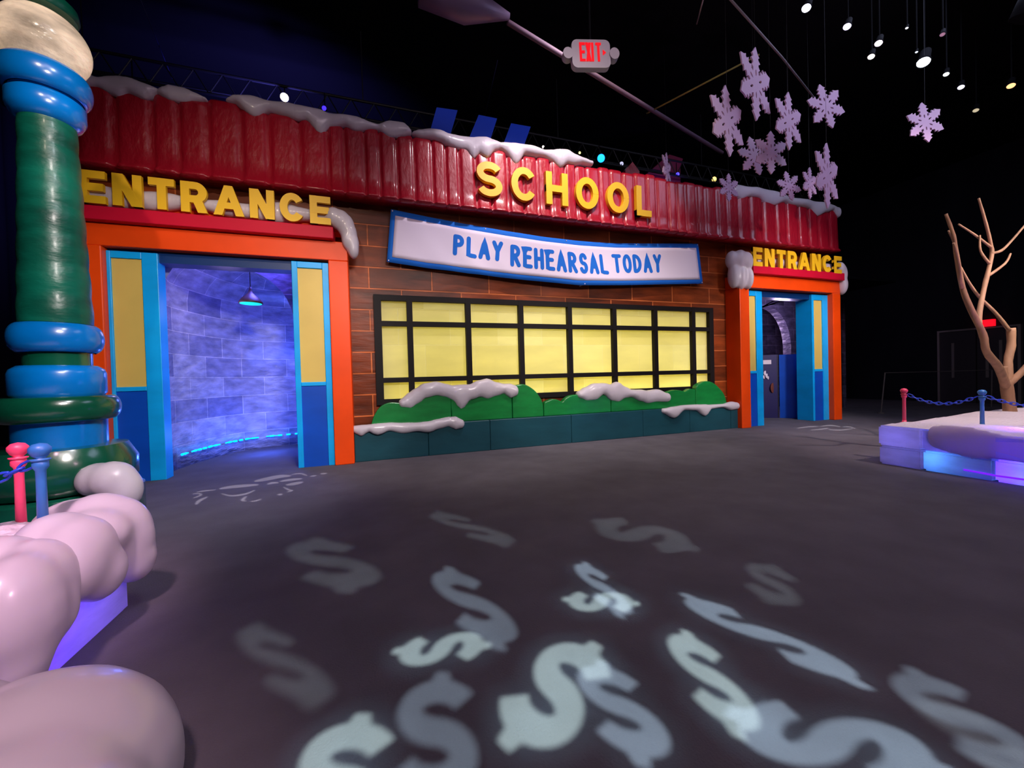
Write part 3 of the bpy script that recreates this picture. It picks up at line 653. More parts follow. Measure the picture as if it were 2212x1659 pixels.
# ------------------------------------------------------------------ corridor behind the right doorway
bm = bmesh.new()
cx, cz, ir = 13.05, 2.35, 1.2
a_ = [math.radians(v) for v in range(0, 181, 10)]
inn = [(cx+ir, 0)]+[(cx+ir*math.cos(a), cz+1.4*math.sin(a)) for a in a_]+[(cx-ir, 0)]
out = [(17.2, 0)]+[(17.2, 0.01+ (k+1)*.45) if k < 9 else (17.2-(k-9)*.9, 4.4) for k in range(19)]+[(9.3, 0)]
for i in range(len(inn)-1):
    q = [inn[i], inn[i+1], out[i+1], out[i]]
    v0 = [bm.verts.new((x, 10.2, z)) for x, z in q]; v1 = [bm.verts.new((x, 10.5, z)) for x, z in q]
    bm.faces.new(v0); bm.faces.new(v1[::-1]); bm.faces.new((v0[0], v1[0], v1[1], v0[1])); bm.faces.new((v0[3], v0[2], v1[2], v1[3]))
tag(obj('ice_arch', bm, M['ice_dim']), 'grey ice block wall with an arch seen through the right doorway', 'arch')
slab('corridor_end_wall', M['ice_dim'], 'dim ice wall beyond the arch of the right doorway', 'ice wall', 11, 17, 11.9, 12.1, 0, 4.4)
slab('corridor_roof', M['black'], 'dark flat roof over the corridor behind the right doorway', 'roof', 9.2, 17.2, 8.62, 12.2, 4.42, 4.5)
lk = thing('locker', 'navy locker with stickers seen inside the right doorway', 'locker', (11.8, 9.2, 0))
def rot_box(name, m, parent, p0, p1, th, z0, z1):
    v = Vector((p1[0]-p0[0], p1[1]-p0[1])); L = v.length; bm = bmesh.new(); bx(bm, 0, L, 0, th, z0, z1)
    bm.transform(Matrix.Translation((p0[0], p0[1], 0)) @ Matrix.Rotation(math.atan2(v.y, v.x), 4, 'Z')); return obj(name, bm, m, parent)
tag(rot_box('corridor_side_wall', M['black'], None, (13.12, 8.64), (17.1, 10.25), .08, 0, 4.4), 'dark slanting wall closing the corridor behind the right doorway', 'wall')
rot_box('body', M['locker'], lk, (11.55, 9.33), (12.02, 9.02), .4, 0, 1.99)
def on_lock(u0, u1, z0, z1, name, m, th=.01):
    p0 = Vector((11.55, 9.33)); v = Vector((.47, -.31)); n = Vector((v.y, -v.x)).normalized()
    a = p0+v*u0+n*th*(.6); b = p0+v*u1+n*th*.6
    return rot_box(name, m, lk, a, b, th, z0, z1)
on_lock(.26, .66, 1.70, 1.83, 'name_plate', M['white'])
on_lock(.95, .99, .02, 1.97, 'door_edge', M['dark_metal'])
bm = bmesh.new(); p0 = Vector((11.55, 9.33)); v = Vector((.47, -.31)); n = Vector((v.y, -v.x)).normalized()
for u, z, r in ((.36, 1.42, .075), (.44, 1.33, .075), (.30, 1.30, .06), (.50, 1.27, .05)):
    q = p0+v*u+n*.006; ell(bm, (q.x, q.y, z), (r, .006, r), 14)
obj('sticker', bm, M['white'], lk)
bm = bmesh.new(); q = p0+v*.72+n*.006; ell(bm, (q.x, q.y, .95), (.10, .008, .16), 14); obj('sticker', bm, M['brown_patch'], lk)
bp_ = rot_box('blue_screen', M['blue_deep'], None, (12.04, 9.0), (12.42, 8.52), .06, 0, 1.98); tag(bp_, 'plain blue half height panel beside the locker in the right doorway', 'panel')
point('corridor_light', (12.6, 9.3, 3.2), 80, (.66, .52, 1), .2)
point('corridor_end_light', (13.4, 11.2, 2.6), 40, (.7, .5, .9), .2)

# ------------------------------------------------------------------ street lamp of coloured ice
LX, LY = -2.89, 5.15
lp_ = thing('street_lamp', 'tall green and blue ice street lamp with a clear ice globe', 'street lamp', (LX, LY, 0))
def ringpart(name, m, prof, n=48):
    bm = bmesh.new(); lathe(bm, prof, LX, LY, n); o = obj(name, bm, m, lp_, True)
    e = o.modifiers.new('edge', 'EDGE_SPLIT'); e.split_angle = math.radians(50); return o
def fat(r, z0, z1, k=.3):      # soft rounded disc profile
    P = [(r*.80, z0)]; h = (z1-z0)/2; zc = (z0+z1)/2
    for i in range(0, 13):
        a = -PI/2+PI*i/12; P.append((r-h*.55+h*.55*math.cos(a), zc+h*math.sin(a)))
    return P+[(r*.80, z1)]
ringpart('plinth', M['post_dark_green'], [(.585, 0), (.585, .5), (.56, .52)])
ringpart('base_ring', M['post_dark_green'], [(.42, .52), (.50, .54), (.545, .62), (.545, .80), (.47, .95), (.34, .96)], 64)
ringpart('lower_drum', M['post_blue'], [(.325, .94), (.325, 1.22)])
ringpart('ring', M['post_dark_green'], fat(.43, 1.20, 1.44))
ringpart('upper_drum', M['post_blue'], [(.31, 1.44), (.33, 1.47), (.33, 1.66), (.315, 1.70), (.27, 1.735)])
ringpart('neck', M['post_dark_green'], [(.235, 1.73), (.235, 1.87)])
ringpart('ring', M['post_blue'], fat(.325, 1.86, 2.14))
prof = []
for i in range(0, 101):
    z = 2.13+2.0*i/100; r = .25-.062*i/100
    prof.append((r+.009*abs(math.sin(i/100*PI*7)), z))
ringpart('shaft', M['post_green'], prof)
ringpart('collar', M['post_blue'], [(.17, 4.06), (.235, 4.10), (.268, 4.17), (.268, 4.29), (.22, 4.34)])
ringpart('collar', M['post_blue'], fat(.322, 4.33, 4.60))
bm = bmesh.new(); ell(bm, (LX, LY, 4.84), (.328, .328, .315), 48); gl = obj('globe', bm, M['globe'], lp_, True)
ringpart('cap', M['post_green'], [(.10, 5.12), (.235, 5.13), (.25, 5.17), (.24, 5.24), (.15, 5.33), (.06, 5.39), (.05, 5.45), (0, 5.49)])
point('globe_light', (LX, LY, 4.80), 2.6, (1, .84, .66), .08)
bl = [(-2.42, 4.75, .66, .17, .16, .16), (-2.30, 4.70, .66, .19, .16, .17), (-2.22, 4.70, .56, .15, .14, .2), (-2.25, 4.68, .42, .11, .1, .17), (-2.5, 4.82, .60, .12, .12, .1)]
tag(blob('snow_drift', M['snow'], None, bl, .025, 6), 'lump of snow drooping over the green foot of the street lamp', 'snow')

# ------------------------------------------------------------------ ice platforms with snow
pf = thing('ice_platform', 'left ice block platform glowing violet under big rounded snow drifts', 'platform', (-3.2, 2.9, 0))
def ice_shell(name, parent, x0, x1, y0, y1, z0, z1):
    bm = bmesh.new(); bx(bm, x0, x1, y0, y1, z0, z1); bmesh.ops.bevel(bm, geom=bm.edges[:], offset=.025, segments=2, affect='EDGES')
    bmesh.ops.subdivide_edges(bm, edges=bm.edges[:], cuts=3, use_grid_fill=True)
    return obj(name, bm, M['ice_block'], parent, False)
for a in ((-5.4, -3.4, 1.95, 3.43), (-3.4, -1.61, 1.95, 3.43)): ice_shell('ice_block', pf, a[0]+.004, a[1]-.004, a[2], a[3], 0, .56)
bm = bmesh.new()
nx, ny = 60, 26; gv = []
rr = random.Random(11)
for i in range(nx+1):
    row = []
    for j in range(ny+1):
        x = -5.4+3.75*i/nx; y = 2.0+1.4*j/ny
        e = min(1, min(i, nx-i, j, ny-j)/2)
        row.append(bm.verts.new((x, y, .57+e*(.09+.03*math.sin(x*4+y*3)+.02*math.sin(x*9-y*7)+rr.uniform(-.008, .008)))))
    gv.append(row)
for i in range(nx):
    for j in range(ny): bm.faces.new((gv[i][j], gv[i+1][j], gv[i+1][j+1], gv[i][j+1]))
top = obj('snow_top', bm, M['snow_matte'], pf, True)
def lump(parent, name, balls, vx=.03, it=10, m='snow'):
    return blob(name, M[m], parent, balls, vx, it)
lump(pf, 'snow_drift', [(-1.86, 3.40, .60, .24, .16, .19), (-1.72, 3.36, .62, .22, .18, .20), (-1.60, 3.36, .50, .17, .16, .28), (-1.56, 3.38, .36, .13, .13, .18), (-1.66, 3.15, .6, .2, .2, .16)])
lump(pf, 'snow_drift', [(-1.74, 3.02, .60, .2, .2, .20), (-1.62, 2.96, .56, .17, .22, .22), (-1.56, 3.02, .42, .13, .17, .17), (-1.60, 2.86, .52, .16, .2, .2)])
lump(pf, 'snow_drift', [(-1.84, 2.72, .60, .24, .22, .18), (-1.64, 2.68, .52, .17, .2, .24), (-1.58, 2.64, .40, .13, .14, .18), (-1.6, 2.5, .45, .17, .22, .3), (-1.58, 2.46, .28, .12, .14, .22), (-2.1, 2.4, .6, .35, .3, .16)])
def lamp_led(name, loc, dst, power, col, sx, sy): area(name, loc, dst, power, col, sx, sy)
area('platform_led_violet', (-2.1, 2.75, .12), (-1.0, 2.75, .2), 6, (.16, .04, 1), .10, 1.2)
point('platform_led_left', (-1.85, 2.68, .2), 3.5, (.14, .02, 1), .05)
point('platform_led_left_low', (-1.9, 3.1, .3), 3, (.3, .2, 1), .05)

nr = thing('snow_mound', 'big rounded snow mound at the bottom left corner, nearest of all', 'snow', (-1.25, 1.35, 0))
lump(nr, 'mound', [(-1.45, 1.45, .10, .55, .5, .48), (-1.0, 1.45, .12, .34, .42, .40), (-1.1, 1.72, .15, .42, .38, .40), (-.80, 1.35, .1, .24, .28, .36), (-1.5, 1.9, .1, .38, .3, .42), (-.92, 1.1, .1, .34, .4, .42), (-1.4, .9, .1, .5, .5, .48)], .03, 12)

pr_ = thing('ice_platform', 'right ice block platform glowing violet and cyan under the bare tree', 'platform', (9.5, 2.5, 0))
yb = [3.97, 3.45, 2.75, 2.0, 1.2]
for k, (a, b) in enumerate(zip(yb, yb[1:])):
    ice_shell('ice_block', pr_, 7.44+.01*k, 8.2, b+.006, a, 0, .285)
    ice_shell('ice_block', pr_, 7.42+.02*(k % 2), 8.2, b+.02 if k else b, a, .295, .60)
for a, b in ((8.2, 10), (10, 12)): ice_shell('ice_block', pr_, a, b-.01, 1.2, 3.97, 0, .59)
bm = bmesh.new(); gv = []
for i in range(61):
    row = []
    for j in range(27):
        x = 7.46+4.5*i/60; y = 1.2+2.75*j/26; e = min(1, min(i, 60-i, j, 26-j)/2)
        row.append(bm.verts.new((x, y, .598+e*(.035+.03*math.sin(x*3+y*2)**2+rr.uniform(0, .012))+.05*min(1, max(0, (x-8.3)/1.5)))))
    gv.append(row)
for i in range(60):
    for j in range(26): bm.faces.new((gv[i][j], gv[i+1][j], gv[i+1][j+1], gv[i][j+1]))
obj('snow_top', bm, M['snow_matte'], pr_, True)
balls = []
for i in range(30):
    y = 3.30-i*.07; balls.append((7.45, y, .52-.08*min(1, i/6)+.02*math.sin(y*5), .05+.015*math.sin(y*4), .10, .12+.10*min(1, i/5)+.05*math.sin(y*4.3)))
lump(pr_, 'snow_drift', balls, .025, 6, m='snow_glow')
point('platform_led_cyan', (7.66, 3.36, .2), 4, (.1, .45, 1), .04)
area('platform_led_right', (7.95, 2.7, .12), (7.0, 2.7, .15), 48, (.15, .02, 1), .10, 1.3)
point('platform_led_end', (7.8, 3.75, .3), 9, (.35, .28, 1), .05)
point('platform_led_cyan_near', (7.66, 2.36, .16), 4, (.1, .45, 1), .04)
point('platform_led_glow', (8.0, 2.9, .42), 9, (.3, .2, 1), .08)
point('platform_led_glow', (8.0, 2.2, .42), 9, (.3, .2, 1), .08)
def led_bar(parent, pts, col, es):
    bm = bmesh.new(); tube(bm, pts, .012, 6); obj('light_strip', bm, mat('led_'+'%d' % (es*10), col, .5, emit=col, es=es), parent)
led_bar(pr_, [(7.43, 3.02, .10), (7.43, 2.72, .085), (7.435, 2.45, .09)], (110, 20, 255), 1.3)

# ------------------------------------------------------------------ little rope posts and chains
def rope_post(x, y, z, h, m, label, parent_group):
    t = thing('rope_post', label, 'post', (x, y, z), parent_group)
    bm = bmesh.new(); lathe(bm, [(.055, 0), (.05, .012), (.028, .022), (.026, .05)], x, y, 20, z-.004); obj('base', bm, m, t, True)
    bm = bmesh.new(); lathe(bm, [(.024, .03), (.021, h*.6), (.022, h-.15), (.034, h-.13), (.034, h-.10), (.028, h-.095)], x, y, 20, z); obj('pole', bm, m, t, True)
    bm = bmesh.new(); lathe(bm, [(.028, h-.10), (.042, h-.09), (.042, h-.083), (.02, h-.08), (.034, h-.065), (.046, h-.04), (.046, h-.02), (.03, h), (0, h+.008)], x, y, 24, z); obj('knob', bm, m, t, True)
    return t
gp = 'small plastic rope posts on the platforms'
rope_post(-1.80, 3.03, .655, .54, M['rope_blue'], 'blue plastic rope post in front on the left snowy platform', gp)
rope_post(-2.06, 3.30, .64, .54, M['rope_pink'], 'pink plastic rope post on the left platform, behind the blue one', gp)
rope_post(7.87, 3.86, .615, .54, M['rope_pink'], 'dusty pink rope post at the far corner of the right platform', gp)
rope_post(8.10, 3.10, .62, .52, M['rope_blue'], 'blue rope post on the right platform, left of the bare tree', gp)
def chain(a, b, sag_, label, r=.018, m=None):
    a = Vector(a); b = Vector(b); L = (b-a).length; n = max(8, int(L/(r*2.5))); bm = bmesh.new()
    P = [a.lerp(b, i/n)-Vector((0, 0, sag_*4*(i/n)*(1-i/n))) for i in range(n+1)]
    for i in range(n):
        c = (P[i]+P[i+1])/2; t = (P[i+1]-P[i]).normalized(); s = Vector((0, 0, 1)) if abs(t.z) < .9 else Vector((1, 0, 0))
        u = t.cross(s).normalized(); v = u.cross(t)
        w_ = u if i % 2 else v; ln = (P[i+1]-P[i]).length*.72; N_ = 10; ring = []
        for k in range(N_):
            an = 2*PI*k/N_; cc = c+t*ln*math.cos(an)+w_*r*math.sin(an); o_ = (t*math.cos(an)+w_*math.sin(an)).normalized(); q = t.cross(w_).normalized()
            ring.append([bm.verts.new(cc+(o_*math.cos(2*PI*j/5)+q*math.sin(2*PI*j/5))*r*.36) for j in range(5)])
        for k in range(N_):
            for j in range(5): bm.faces.new((ring[k][j], ring[(k+1) % N_][j], ring[(k+1) % N_][(j+1) % 5], ring[k][(j+1) % 5]))
    return tag(obj('plastic_chain', bm, m or M['chain'], None, True), label, 'chain', 'blue plastic chains between the rope posts')
chain((-1.84, 3.05, 1.09), (-2.95, 3.05, .98), .13, 'blue plastic chain sagging to the left from the posts by the street lamp', .022)
chain((7.90, 3.82, 1.06), (8.08, 3.14, 1.05), .12, 'blue plastic chain hanging between the pink and blue posts on the right platform', .02)
chain((8.12, 3.06, 1.05), (8.35, 2.2, 1.05), .12, 'blue plastic chain running off to the right past the tree trunk', .02)

# ------------------------------------------------------------------ bare tree
tr = thing('bare_tree', 'leafless tree with bent branches standing in the snow of the right platform', 'tree', (10.11, 3.55, .62))
def limb(name, pts, r0_, r1_, bend=0):
    P = [(x, 3.55+dy, z) for x, dy, z in pts]; Q = catmull(P, 4); n = len(Q)
    rr2 = random.Random(len(pts)*7+int(pts[0][0]*100))
    bm = bmesh.new(); tube(bm, Q, [.68*(r0_+(r1_-r0_)*i/(n-1))*(1+rr2.uniform(-.07, .07)) for i in range(n)], 10); obj(name, bm, M['bark'], tr, True)
limb('trunk', [(10.14, 0, .60), (10.08, 0, .9), (10.0, 0, 1.22)], .125, .115)
limb('branch', [(10.0, 0, 1.12), (9.55, -.08, 1.45), (9.1, -.12, 1.70), (9.0, -.12, 1.98), (8.72, -.1, 2.36), (8.63, -.05, 2.69), (8.58, 0, 3.26), (8.52, 0, 3.5), (8.44, .05, 3.84)], .085, .03)
limb('branch', [(8.62, -.05, 2.69), (8.32, -.15, 2.78), (8.17, -.2, 2.96), (7.92, -.25, 3.25)], .036, .02)
limb('branch', [(8.58, 0, 3.18), (8.72, .08, 3.44), (8.62, .1, 3.62)], .032, .018)
limb('branch', [(9.04, -.1, 1.93), (9.33, .05, 2.25), (9.63, .1, 2.77), (9.86, .1, 3.3), (9.85, .1, 3.49), (9.65, .08, 3.82), (9.36, .05, 4.19)], .06, .022)
limb('branch', [(9.85, .1, 3.46), (9.59, .2, 3.69), (9.27, .25, 3.84)], .03, .018)
limb('branch', [(9.86, .1, 3.36), (10.02, .05, 3.40), (10.19, 0, 3.55), (10.62, -.05, 3.92)], .036, .02)
limb('branch', [(9.74, .1, 2.97), (10.0, 0, 3.17), (10.18, 0, 3.35)], .034, .018)
limb('branch', [(9.80, .1, 3.18), (9.66, .15, 3.4), (9.65, .15, 3.66)], .03, .016)
limb('branch', [(10.08, 0, 1.15), (10.22, .05, 1.55), (10.32, .05, 1.81), (10.32, .05, 2.11)], .085, .082)
limb('branch', [(10.26, .05, 2.07), (9.98, .1, 2.36), (9.69, .18, 2.64), (9.46, .2, 2.85), (9.21, .22, 3.15)], .042, .022)
limb('branch', [(10.05, 0, 1.15), (10.35, -.1, 1.42), (10.6, -.15, 1.7), (10.87, -.2, 1.95), (11.0, -.2, 2.5)], .08, .05)
limb('stub', [(9.98, 0, 1.15), (9.94, 0, 1.30), (9.94, 0, 1.46)], .075, .068)

# ------------------------------------------------------------------ hanging snowflakes
def flake_loops(R):
    L = []
    half = [(.30, .168), (.40, .155), (.45, .245), (.53, .16), (.58, .16), (.64, .27), (.70, .16), (.75, .15), (.79, .22), (.86, .12), (1.0, .012)]
    for k in range(6):
        a = PI/3*k
        pts = [(p, -q) for p, q in half]+[(p, q) for p, q in half[::-1]]
        for p, q in pts: L.append((R*(p*math.cos(a)-q*math.sin(a)), R*(p*math.sin(a)+q*math.cos(a))))
    loops = [L]
    for k in range(6):
        a = PI/3*k+PI/6*0; c = [(p, q) for p, q in ((.20, 0), (.27, .035), (.36, .03), (.40, 0), (.36, -.03), (.27, -.035))]
        loops.append([(R*(p*math.cos(a)-q*math.sin(a)), R*(p*math.sin(a)+q*math.cos(a))) for p, q in c][::-1])
    return loops
flake_me = curve_mesh('snowflake', flake_loops(1.0), .012); flake_me.materials.append(M['flake'])
def flake(px, py, hw, hh, rot, depth, label, tilt=0):
    c = atD(px, py, depth); R = hh*depth/F_PX
    o = bpy.data.objects.new('snowflake', flake_me); C.objects.link(o)
    tn = (px-1106)/F_PX; rr_ = hw/hh; yaw = min((abs(math.cos(v/200)-tn*math.sin(v/200)-rr_), v/200) for v in range(-140, 290))[1]
    face = Matrix.Rotation(-YAW+PI, 4, 'Z') @ Matrix.Rotation(yaw, 4, 'Z') @ Matrix.Rotation(math.radians(tilt), 4, 'X')
    o.matrix_world = Matrix.Translation(c) @ face @ Matrix.Rotation(PI/2, 4, 'X') @ Matrix.Rotation(math.radians(rot), 4, 'Z') @ Matrix.Diagonal((R, R, 1, 1))
    tag(o, label, 'snowflake', 'hanging paper white snowflakes')
    bm = bmesh.new(); tube(bm, [(c.x, c.y, c.z+R*.85), (c.x, c.y, 9.6)], .0025, 4)
    s = obj('string', bm, M['dark_metal']); s.parent = o; s.matrix_parent_inverse = o.matrix_world.inverted()
for a in ((1632, 182, 36, 78, 90, 7.2, 'tall narrow snowflake hanging highest of all'),
          (1571, 262, 38, 74, 84, 7.0, 'tall narrow snowflake hanging lowest left of the two tallest'),
          (1703, 262, 31, 62, 90, 7.6, 'narrow snowflake in the middle of the hanging cluster'),
          (1784, 230, 41, 48, 10, 8.0, 'pinkish snowflake hanging at the upper right of the cluster'),
          (1630, 337, 37, 42, 12, 8.4, 'left one of the two overlapping snowflakes in the cluster'),
          (1665, 330, 38, 46, 30, 8.0, 'right one of the two overlapping snowflakes in the cluster'),
          (1786, 380, 27, 70, 90, 7.8, 'tall narrow purple snowflake at the lower right of the cluster'),
          (1998, 265, 42, 43, 20, 8.2, 'lone snowflake hanging far right against the black drape'),
          (1574, 405, 23, 30, 90, 9.4, 'small tan snowflake in front of the left end of the right roof snow'),
          (1704, 402, 27, 32, 14, 9.4, 'small tan snowflake in front of the middle of the right roof snow'),
          (1749, 396, 16, 34, 90, 9.2, 'small narrow cream snowflake beside the tall purple one'),
          (1440, 366, 10, 36, 90, 9.9, 'thin edge-on snowflake hanging alone above the letter L')):
    flake(*a)

# ------------------------------------------------------------------ exit signs
ec = atD(1275, 122, 4.4)
es_ = thing('exit_sign', 'white ceiling exit sign with round lamp heads and red EXIT letters', 'exit sign', tuple(ec))
def faced(name, bm, m, sm=False):
    o = obj(name, bm, m, None, sm); o.matrix_world = Matrix.Translation(ec) @ Matrix.Rotation(math.radians(-14), 4, 'Z') @ Matrix.Rotation(math.radians(-2), 4, 'Y')
    o.parent = es_; o.matrix_parent_inverse = Matrix.Translation(ec).inverted(); return o
def rrect(w, h, r, n=5):
    P = []
    for cx_, cz_, a0 in ((w-r, h-r, 0), (-w+r, h-r, 90), (-w+r, -h+r, 180), (w-r, -h+r, 270)):
        for k in range(n+1): a = math.radians(a0+90*k/n); P.append((cx_+r*math.cos(a), cz_+r*math.sin(a)))
    return P
bm = bmesh.new(); prism(bm, rrect(.215, .152, .06), -.04, .03); faced('housing', bm, M['exit_box'])
for s_ in (-1, 1):
    bm = bmesh.new(); prism(bm, [(s_*.26+.055*math.cos(a), .0+.062*math.sin(a)) for a in [2*PI*k/24 for k in range(24)]], -.05, .03); faced('lamp_head', bm, M['exit_box'])
    bm = bmesh.new(); bx(bm, min(s_*.19, s_*.24), max(s_*.19, s_*.24), -.02, .02, -.025, .025); faced('arm', bm, M['exit_box'])
for c_, x in (('E', -.13), ('X', -.062), ('I', .0), ('T', .05)):
    bm = bmesh.new(); letter_mesh(bm, c_, x, -.085, .062 if c_ != 'I' else .03, .20, .024, -.046, -.04); faced('letter', bm, M['exit_red'])
bm = bmesh.new(); prism(bm, [(.13, -.02), (.165, .01), (.13, .04)], -.046, -.04); faced('arrow', bm, M['exit_red'])
bm = bmesh.new(); tube(bm, [(ec.x, ec.y, ec.z+.15), (ec.x, ec.y, 9.6)], .012, 8); obj('hanger', bm, M['black'], es_)

door_1 = box('door_1', M['door_paint'], None, 22.2, 22.3, 7.6, 8.62, 0, 2.85); door_1['kind'] = 'structure'
door_2 = box('door_2', M['door_paint'], None, 22.2, 22.3, 8.66, 9.68, 0, 2.85); door_2['kind'] = 'structure'
boxes('trim_1', M['metal'], None, [(22.16, 22.3, 9.69, 9.76, 0, 2.93), (22.16, 22.3, 7.5, 7.58, 0, 2.93), (22.16, 22.3, 7.58, 9.69, 2.86, 2.93)])['kind'] = 'structure'
for y, d in ((9.3, door_2), (8.0, door_1), (8.35, door_1)):
    box('door_glass', M['metal'], d, 22.185, 22.2, y-.04, y+.04, 1.0, 2.4)
ex2 = box('exit_sign', mat('far_exit', (255, 30, 40), .5, emit=(255, 14, 34), es=1.3), None, 22.1, 22.28, 8.15, 8.52, 2.95, 3.2)
tag(ex2, 'small glowing red exit sign above the dark doors behind the tree', 'exit sign')
bar = thing('barrier_post', 'thin grey barrier with a top rail standing in the dark on the right', 'barrier', (15.6, 8.25, 0))
bm = bmesh.new(); tube(bm, [(15.6, 8.25, .03), (15.6, 8.13, 1.33)], .018, 8); obj('post', bm, M['metal'], bar)
bm = bmesh.new(); lathe(bm, [(.1, 0), (.1, .02), (.02, .04)], 15.6, 8.25, 16); obj('foot', bm, M['metal'], bar)
bm = bmesh.new(); tube(bm, [(15.6, 8.13, 1.32), (18.5, 8.1, 1.30), (20.5, 7.6, 1.30)], .012, 6); obj('rail', bm, M['metal'], bar)
bm = bmesh.new(); tube(bm, [(20.5, 7.6, 1.30), (20.5, 7.62, .0)], .018, 6); obj('post', bm, M['metal'], bar)

# ------------------------------------------------------------------ things above and behind the roof
def slabq(px, label):
    bm = bmesh.new(); prism(bm, px, 9.28, 9.33); o = obj('blue_sign_board', bm, mat('royal_blue_board', (0, 78, 250), .5)); xm = sum(p[0] for p in px)/4; bm = bmesh.new(); tube(bm, [(xm, 9.34, 7.6), (xm, 9.9, 7.56)], .012, 6); obj('bracket', bm, M['dark_metal'], o); return tag(o, label, 'panel', 'blue boards above the roof')
slabq([(1.40, 7.1), (1.87, 7.1), (2.09, 7.81), (1.6, 7.78)], 'blue board leaning above the roof, leftmost of the three')
slabq([(2.30, 7.1), (2.82, 7.1), (3.06, 7.80), (2.6, 7.80)], 'blue board leaning above the roof, middle of the three')
slabq([(3.16, 7.1), (3.68, 7.1), (3.94, 7.76), (3.42, 7.75)], 'blue board leaning above the roof, rightmost of the three')
tra = thing('lighting_truss', 'black lighting truss running behind the top of the school', 'truss', (4, 9.95, 7.9))
fr = []
for z, y in ((7.55, 9.9), (8.0, 9.9), (7.78, 10.2)):
    bm = bmesh.new(); tube(bm, [(-6, y, z), (16, y, z)], .03, 8); obj('rail', bm, M['dark_metal'], tra)
bm = bmesh.new()
for i in range(44):
    x = -6+i*.5; tube(bm, [(x, 9.9, 7.55), (x+.25, 9.9, 8.0)], .014, 5); tube(bm, [(x+.25, 9.9, 8.0), (x+.5, 9.9, 7.55)], .014, 5)
tag(obj('lattice', bm, M['dark_metal'], tra), kind='stuff')
for x in (-5, 0, 5, 10, 15):
    bm = bmesh.new(); tube(bm, [(x, 9.9, 8.0), (x, 9.9, 9.6)], .012, 5); obj('hanger', bm, M['dark_metal'], tra)
def stage_light(loc, dst, r, col, es, label, grp, body=None, z_up=9.6, length=None):
    loc = Vector(loc); d = (Vector(dst)-loc).normalized(); t = thing('stage_light', label, 'stage light', tuple(loc), grp); ln = length or r*3.2
    mk = d.to_track_quat('Z', 'Y').to_matrix().to_4x4()
    bm = bmesh.new(); lathe(bm, [(r*.5, -ln), (r*.8, -ln*.9), (r*.85, -ln*.3), (r*1.1, -.01), (r*1.1, .02), (r*.98, .02), (r*.98, -.02)], 0, 0, 20)
    bm.transform(Matrix.Translation(loc) @ mk); obj('housing', bm, body or M['dark_metal'], t, True)
    bm = bmesh.new(); lathe(bm, [(0, .006), (r*.5, .004), (r*.95, 0), (r*.95, -.012)], 0, 0, 20); bm.transform(Matrix.Translation(loc) @ mk)
    obj('lens', bm, mat('lens', col, .3, emit=col, es=es), t, True)
    q = loc-d*ln*.5
    bm = bmesh.new(); tube(bm, [tuple(q), (q.x, q.y, z_up)], .012, 6); obj('hanger', bm, M['black'], t)
    return t
gb = 'stage lights on the truss behind the roof'
CAMP = (0, 0, 1.5)
stage_light((-1.60, 9.8, 7.70), (-.5, 0, 3), .085, (255, 240, 200), 5, 'warm white stage light above the left roof snow', gb, z_up=8.0)
stage_light((6.22, 9.7, 7.55), (3, 0, 3), .11, (20, 130, 255), 4, 'bright blue stage light just right of the long roof snow', gb, z_up=8.0)
stage_light((-4.25, 9.8, 7.42), (-2, 0, 3), .10, (70, 40, 255), 3, 'violet blue stage light peeping over the far left roof snow', gb, z_up=8.0)
stage_light((9.05, 9.9, 7.60), (5, 0, 3), .06, (60, 50, 255), 4, 'small violet stage light beside the edge-on snowflake', gb, z_up=8.0)
stage_light((4.55, 9.9, 7.70), (3, 0, 3), .035, (255, 240, 225), 3.5, 'tiny white stage light left of the blue one', gb, z_up=8.0)
stage_light((5.66, 9.9, 7.72), (3, 0, 3), .035, (240, 230, 140), 2.5, 'tiny yellowish stage light next to the blue one', gb, z_up=8.0)
stage_light((7.03, 9.9, 7.62), (3, 0, 3), .06, (190, 190, 225), 1.2, 'dim grey stage light right of the blue one', gb, z_up=8.0)
stage_light((-.82, 9.8, 7.62), (-2, 0, 3), .05, (60, 40, 255), 2.2, 'small violet stage light right of the warm one on the truss', gb, z_up=8.0)
stage_light((10.5, 9.9, 7.65), (8, 3, 5), .08, (255, 214, 110), 2.5, 'golden stage light between the snowflakes and the right roof', gb, z_up=8.0)
gc = 'stage lights in the dark ceiling on the right'
for px, py, r, col, e, lab in ((1742, 17, .085, (225, 225, 255), 6, 'bright white ceiling light nearest the top edge'), (1830, 57, .075, (225, 215, 255), 5, 'slim white ceiling light, second from the left'),
       (1898, 93, .075, (255, 225, 255), 5, 'upper one of a pair of pinkish ceiling lights'), (1882, 122, .07, (255, 235, 225), 5, 'lower one of a pair of pinkish ceiling lights'),
       (1995, 134, .13, (225, 235, 255), 9, 'biggest and brightest ceiling light, cyan beam below'), (2044, 160, .06, (230, 240, 240), 4, 'small white ceiling light just right of the biggest'),
       (2076, 188, .07, (225, 215, 255), 5, 'white violet ceiling light between the biggest and the orange one'), (2184, 185, .085, (255, 176, 120), 2.2, 'orange ceiling light near the right edge'),
       (1959, 60, .03, (220, 220, 230), 2, 'tiny faint ceiling light above the pair'), (1980, 112, .03, (200, 210, 230), 2, 'tiny faint ceiling light left of the biggest'), (2036, 74, .05, (190, 140, 170), .6, 'dim mauve ceiling light above the biggest'),
       (2108, 238, .07, (220, 205, 170), .8, 'dim ceiling fixture hanging below the orange light')):
    q = onZ(px, py, 7.8)
    stage_light(tuple(q), (q.x-4.5, q.y-1.0, 0), r*.85, col, e, lab, gc, M['black'])
bm = bmesh.new(); prism(bm, [(6.74, 0), (7.30, 0), (7.26, 7.2), (7.04, 7.42), (6.8, 7.17)], 9.4, 9.6); tag(obj('set_piece', bm, M['red']), 'small red peaked set piece poking over the roof by the letters O and L', 'set piece')
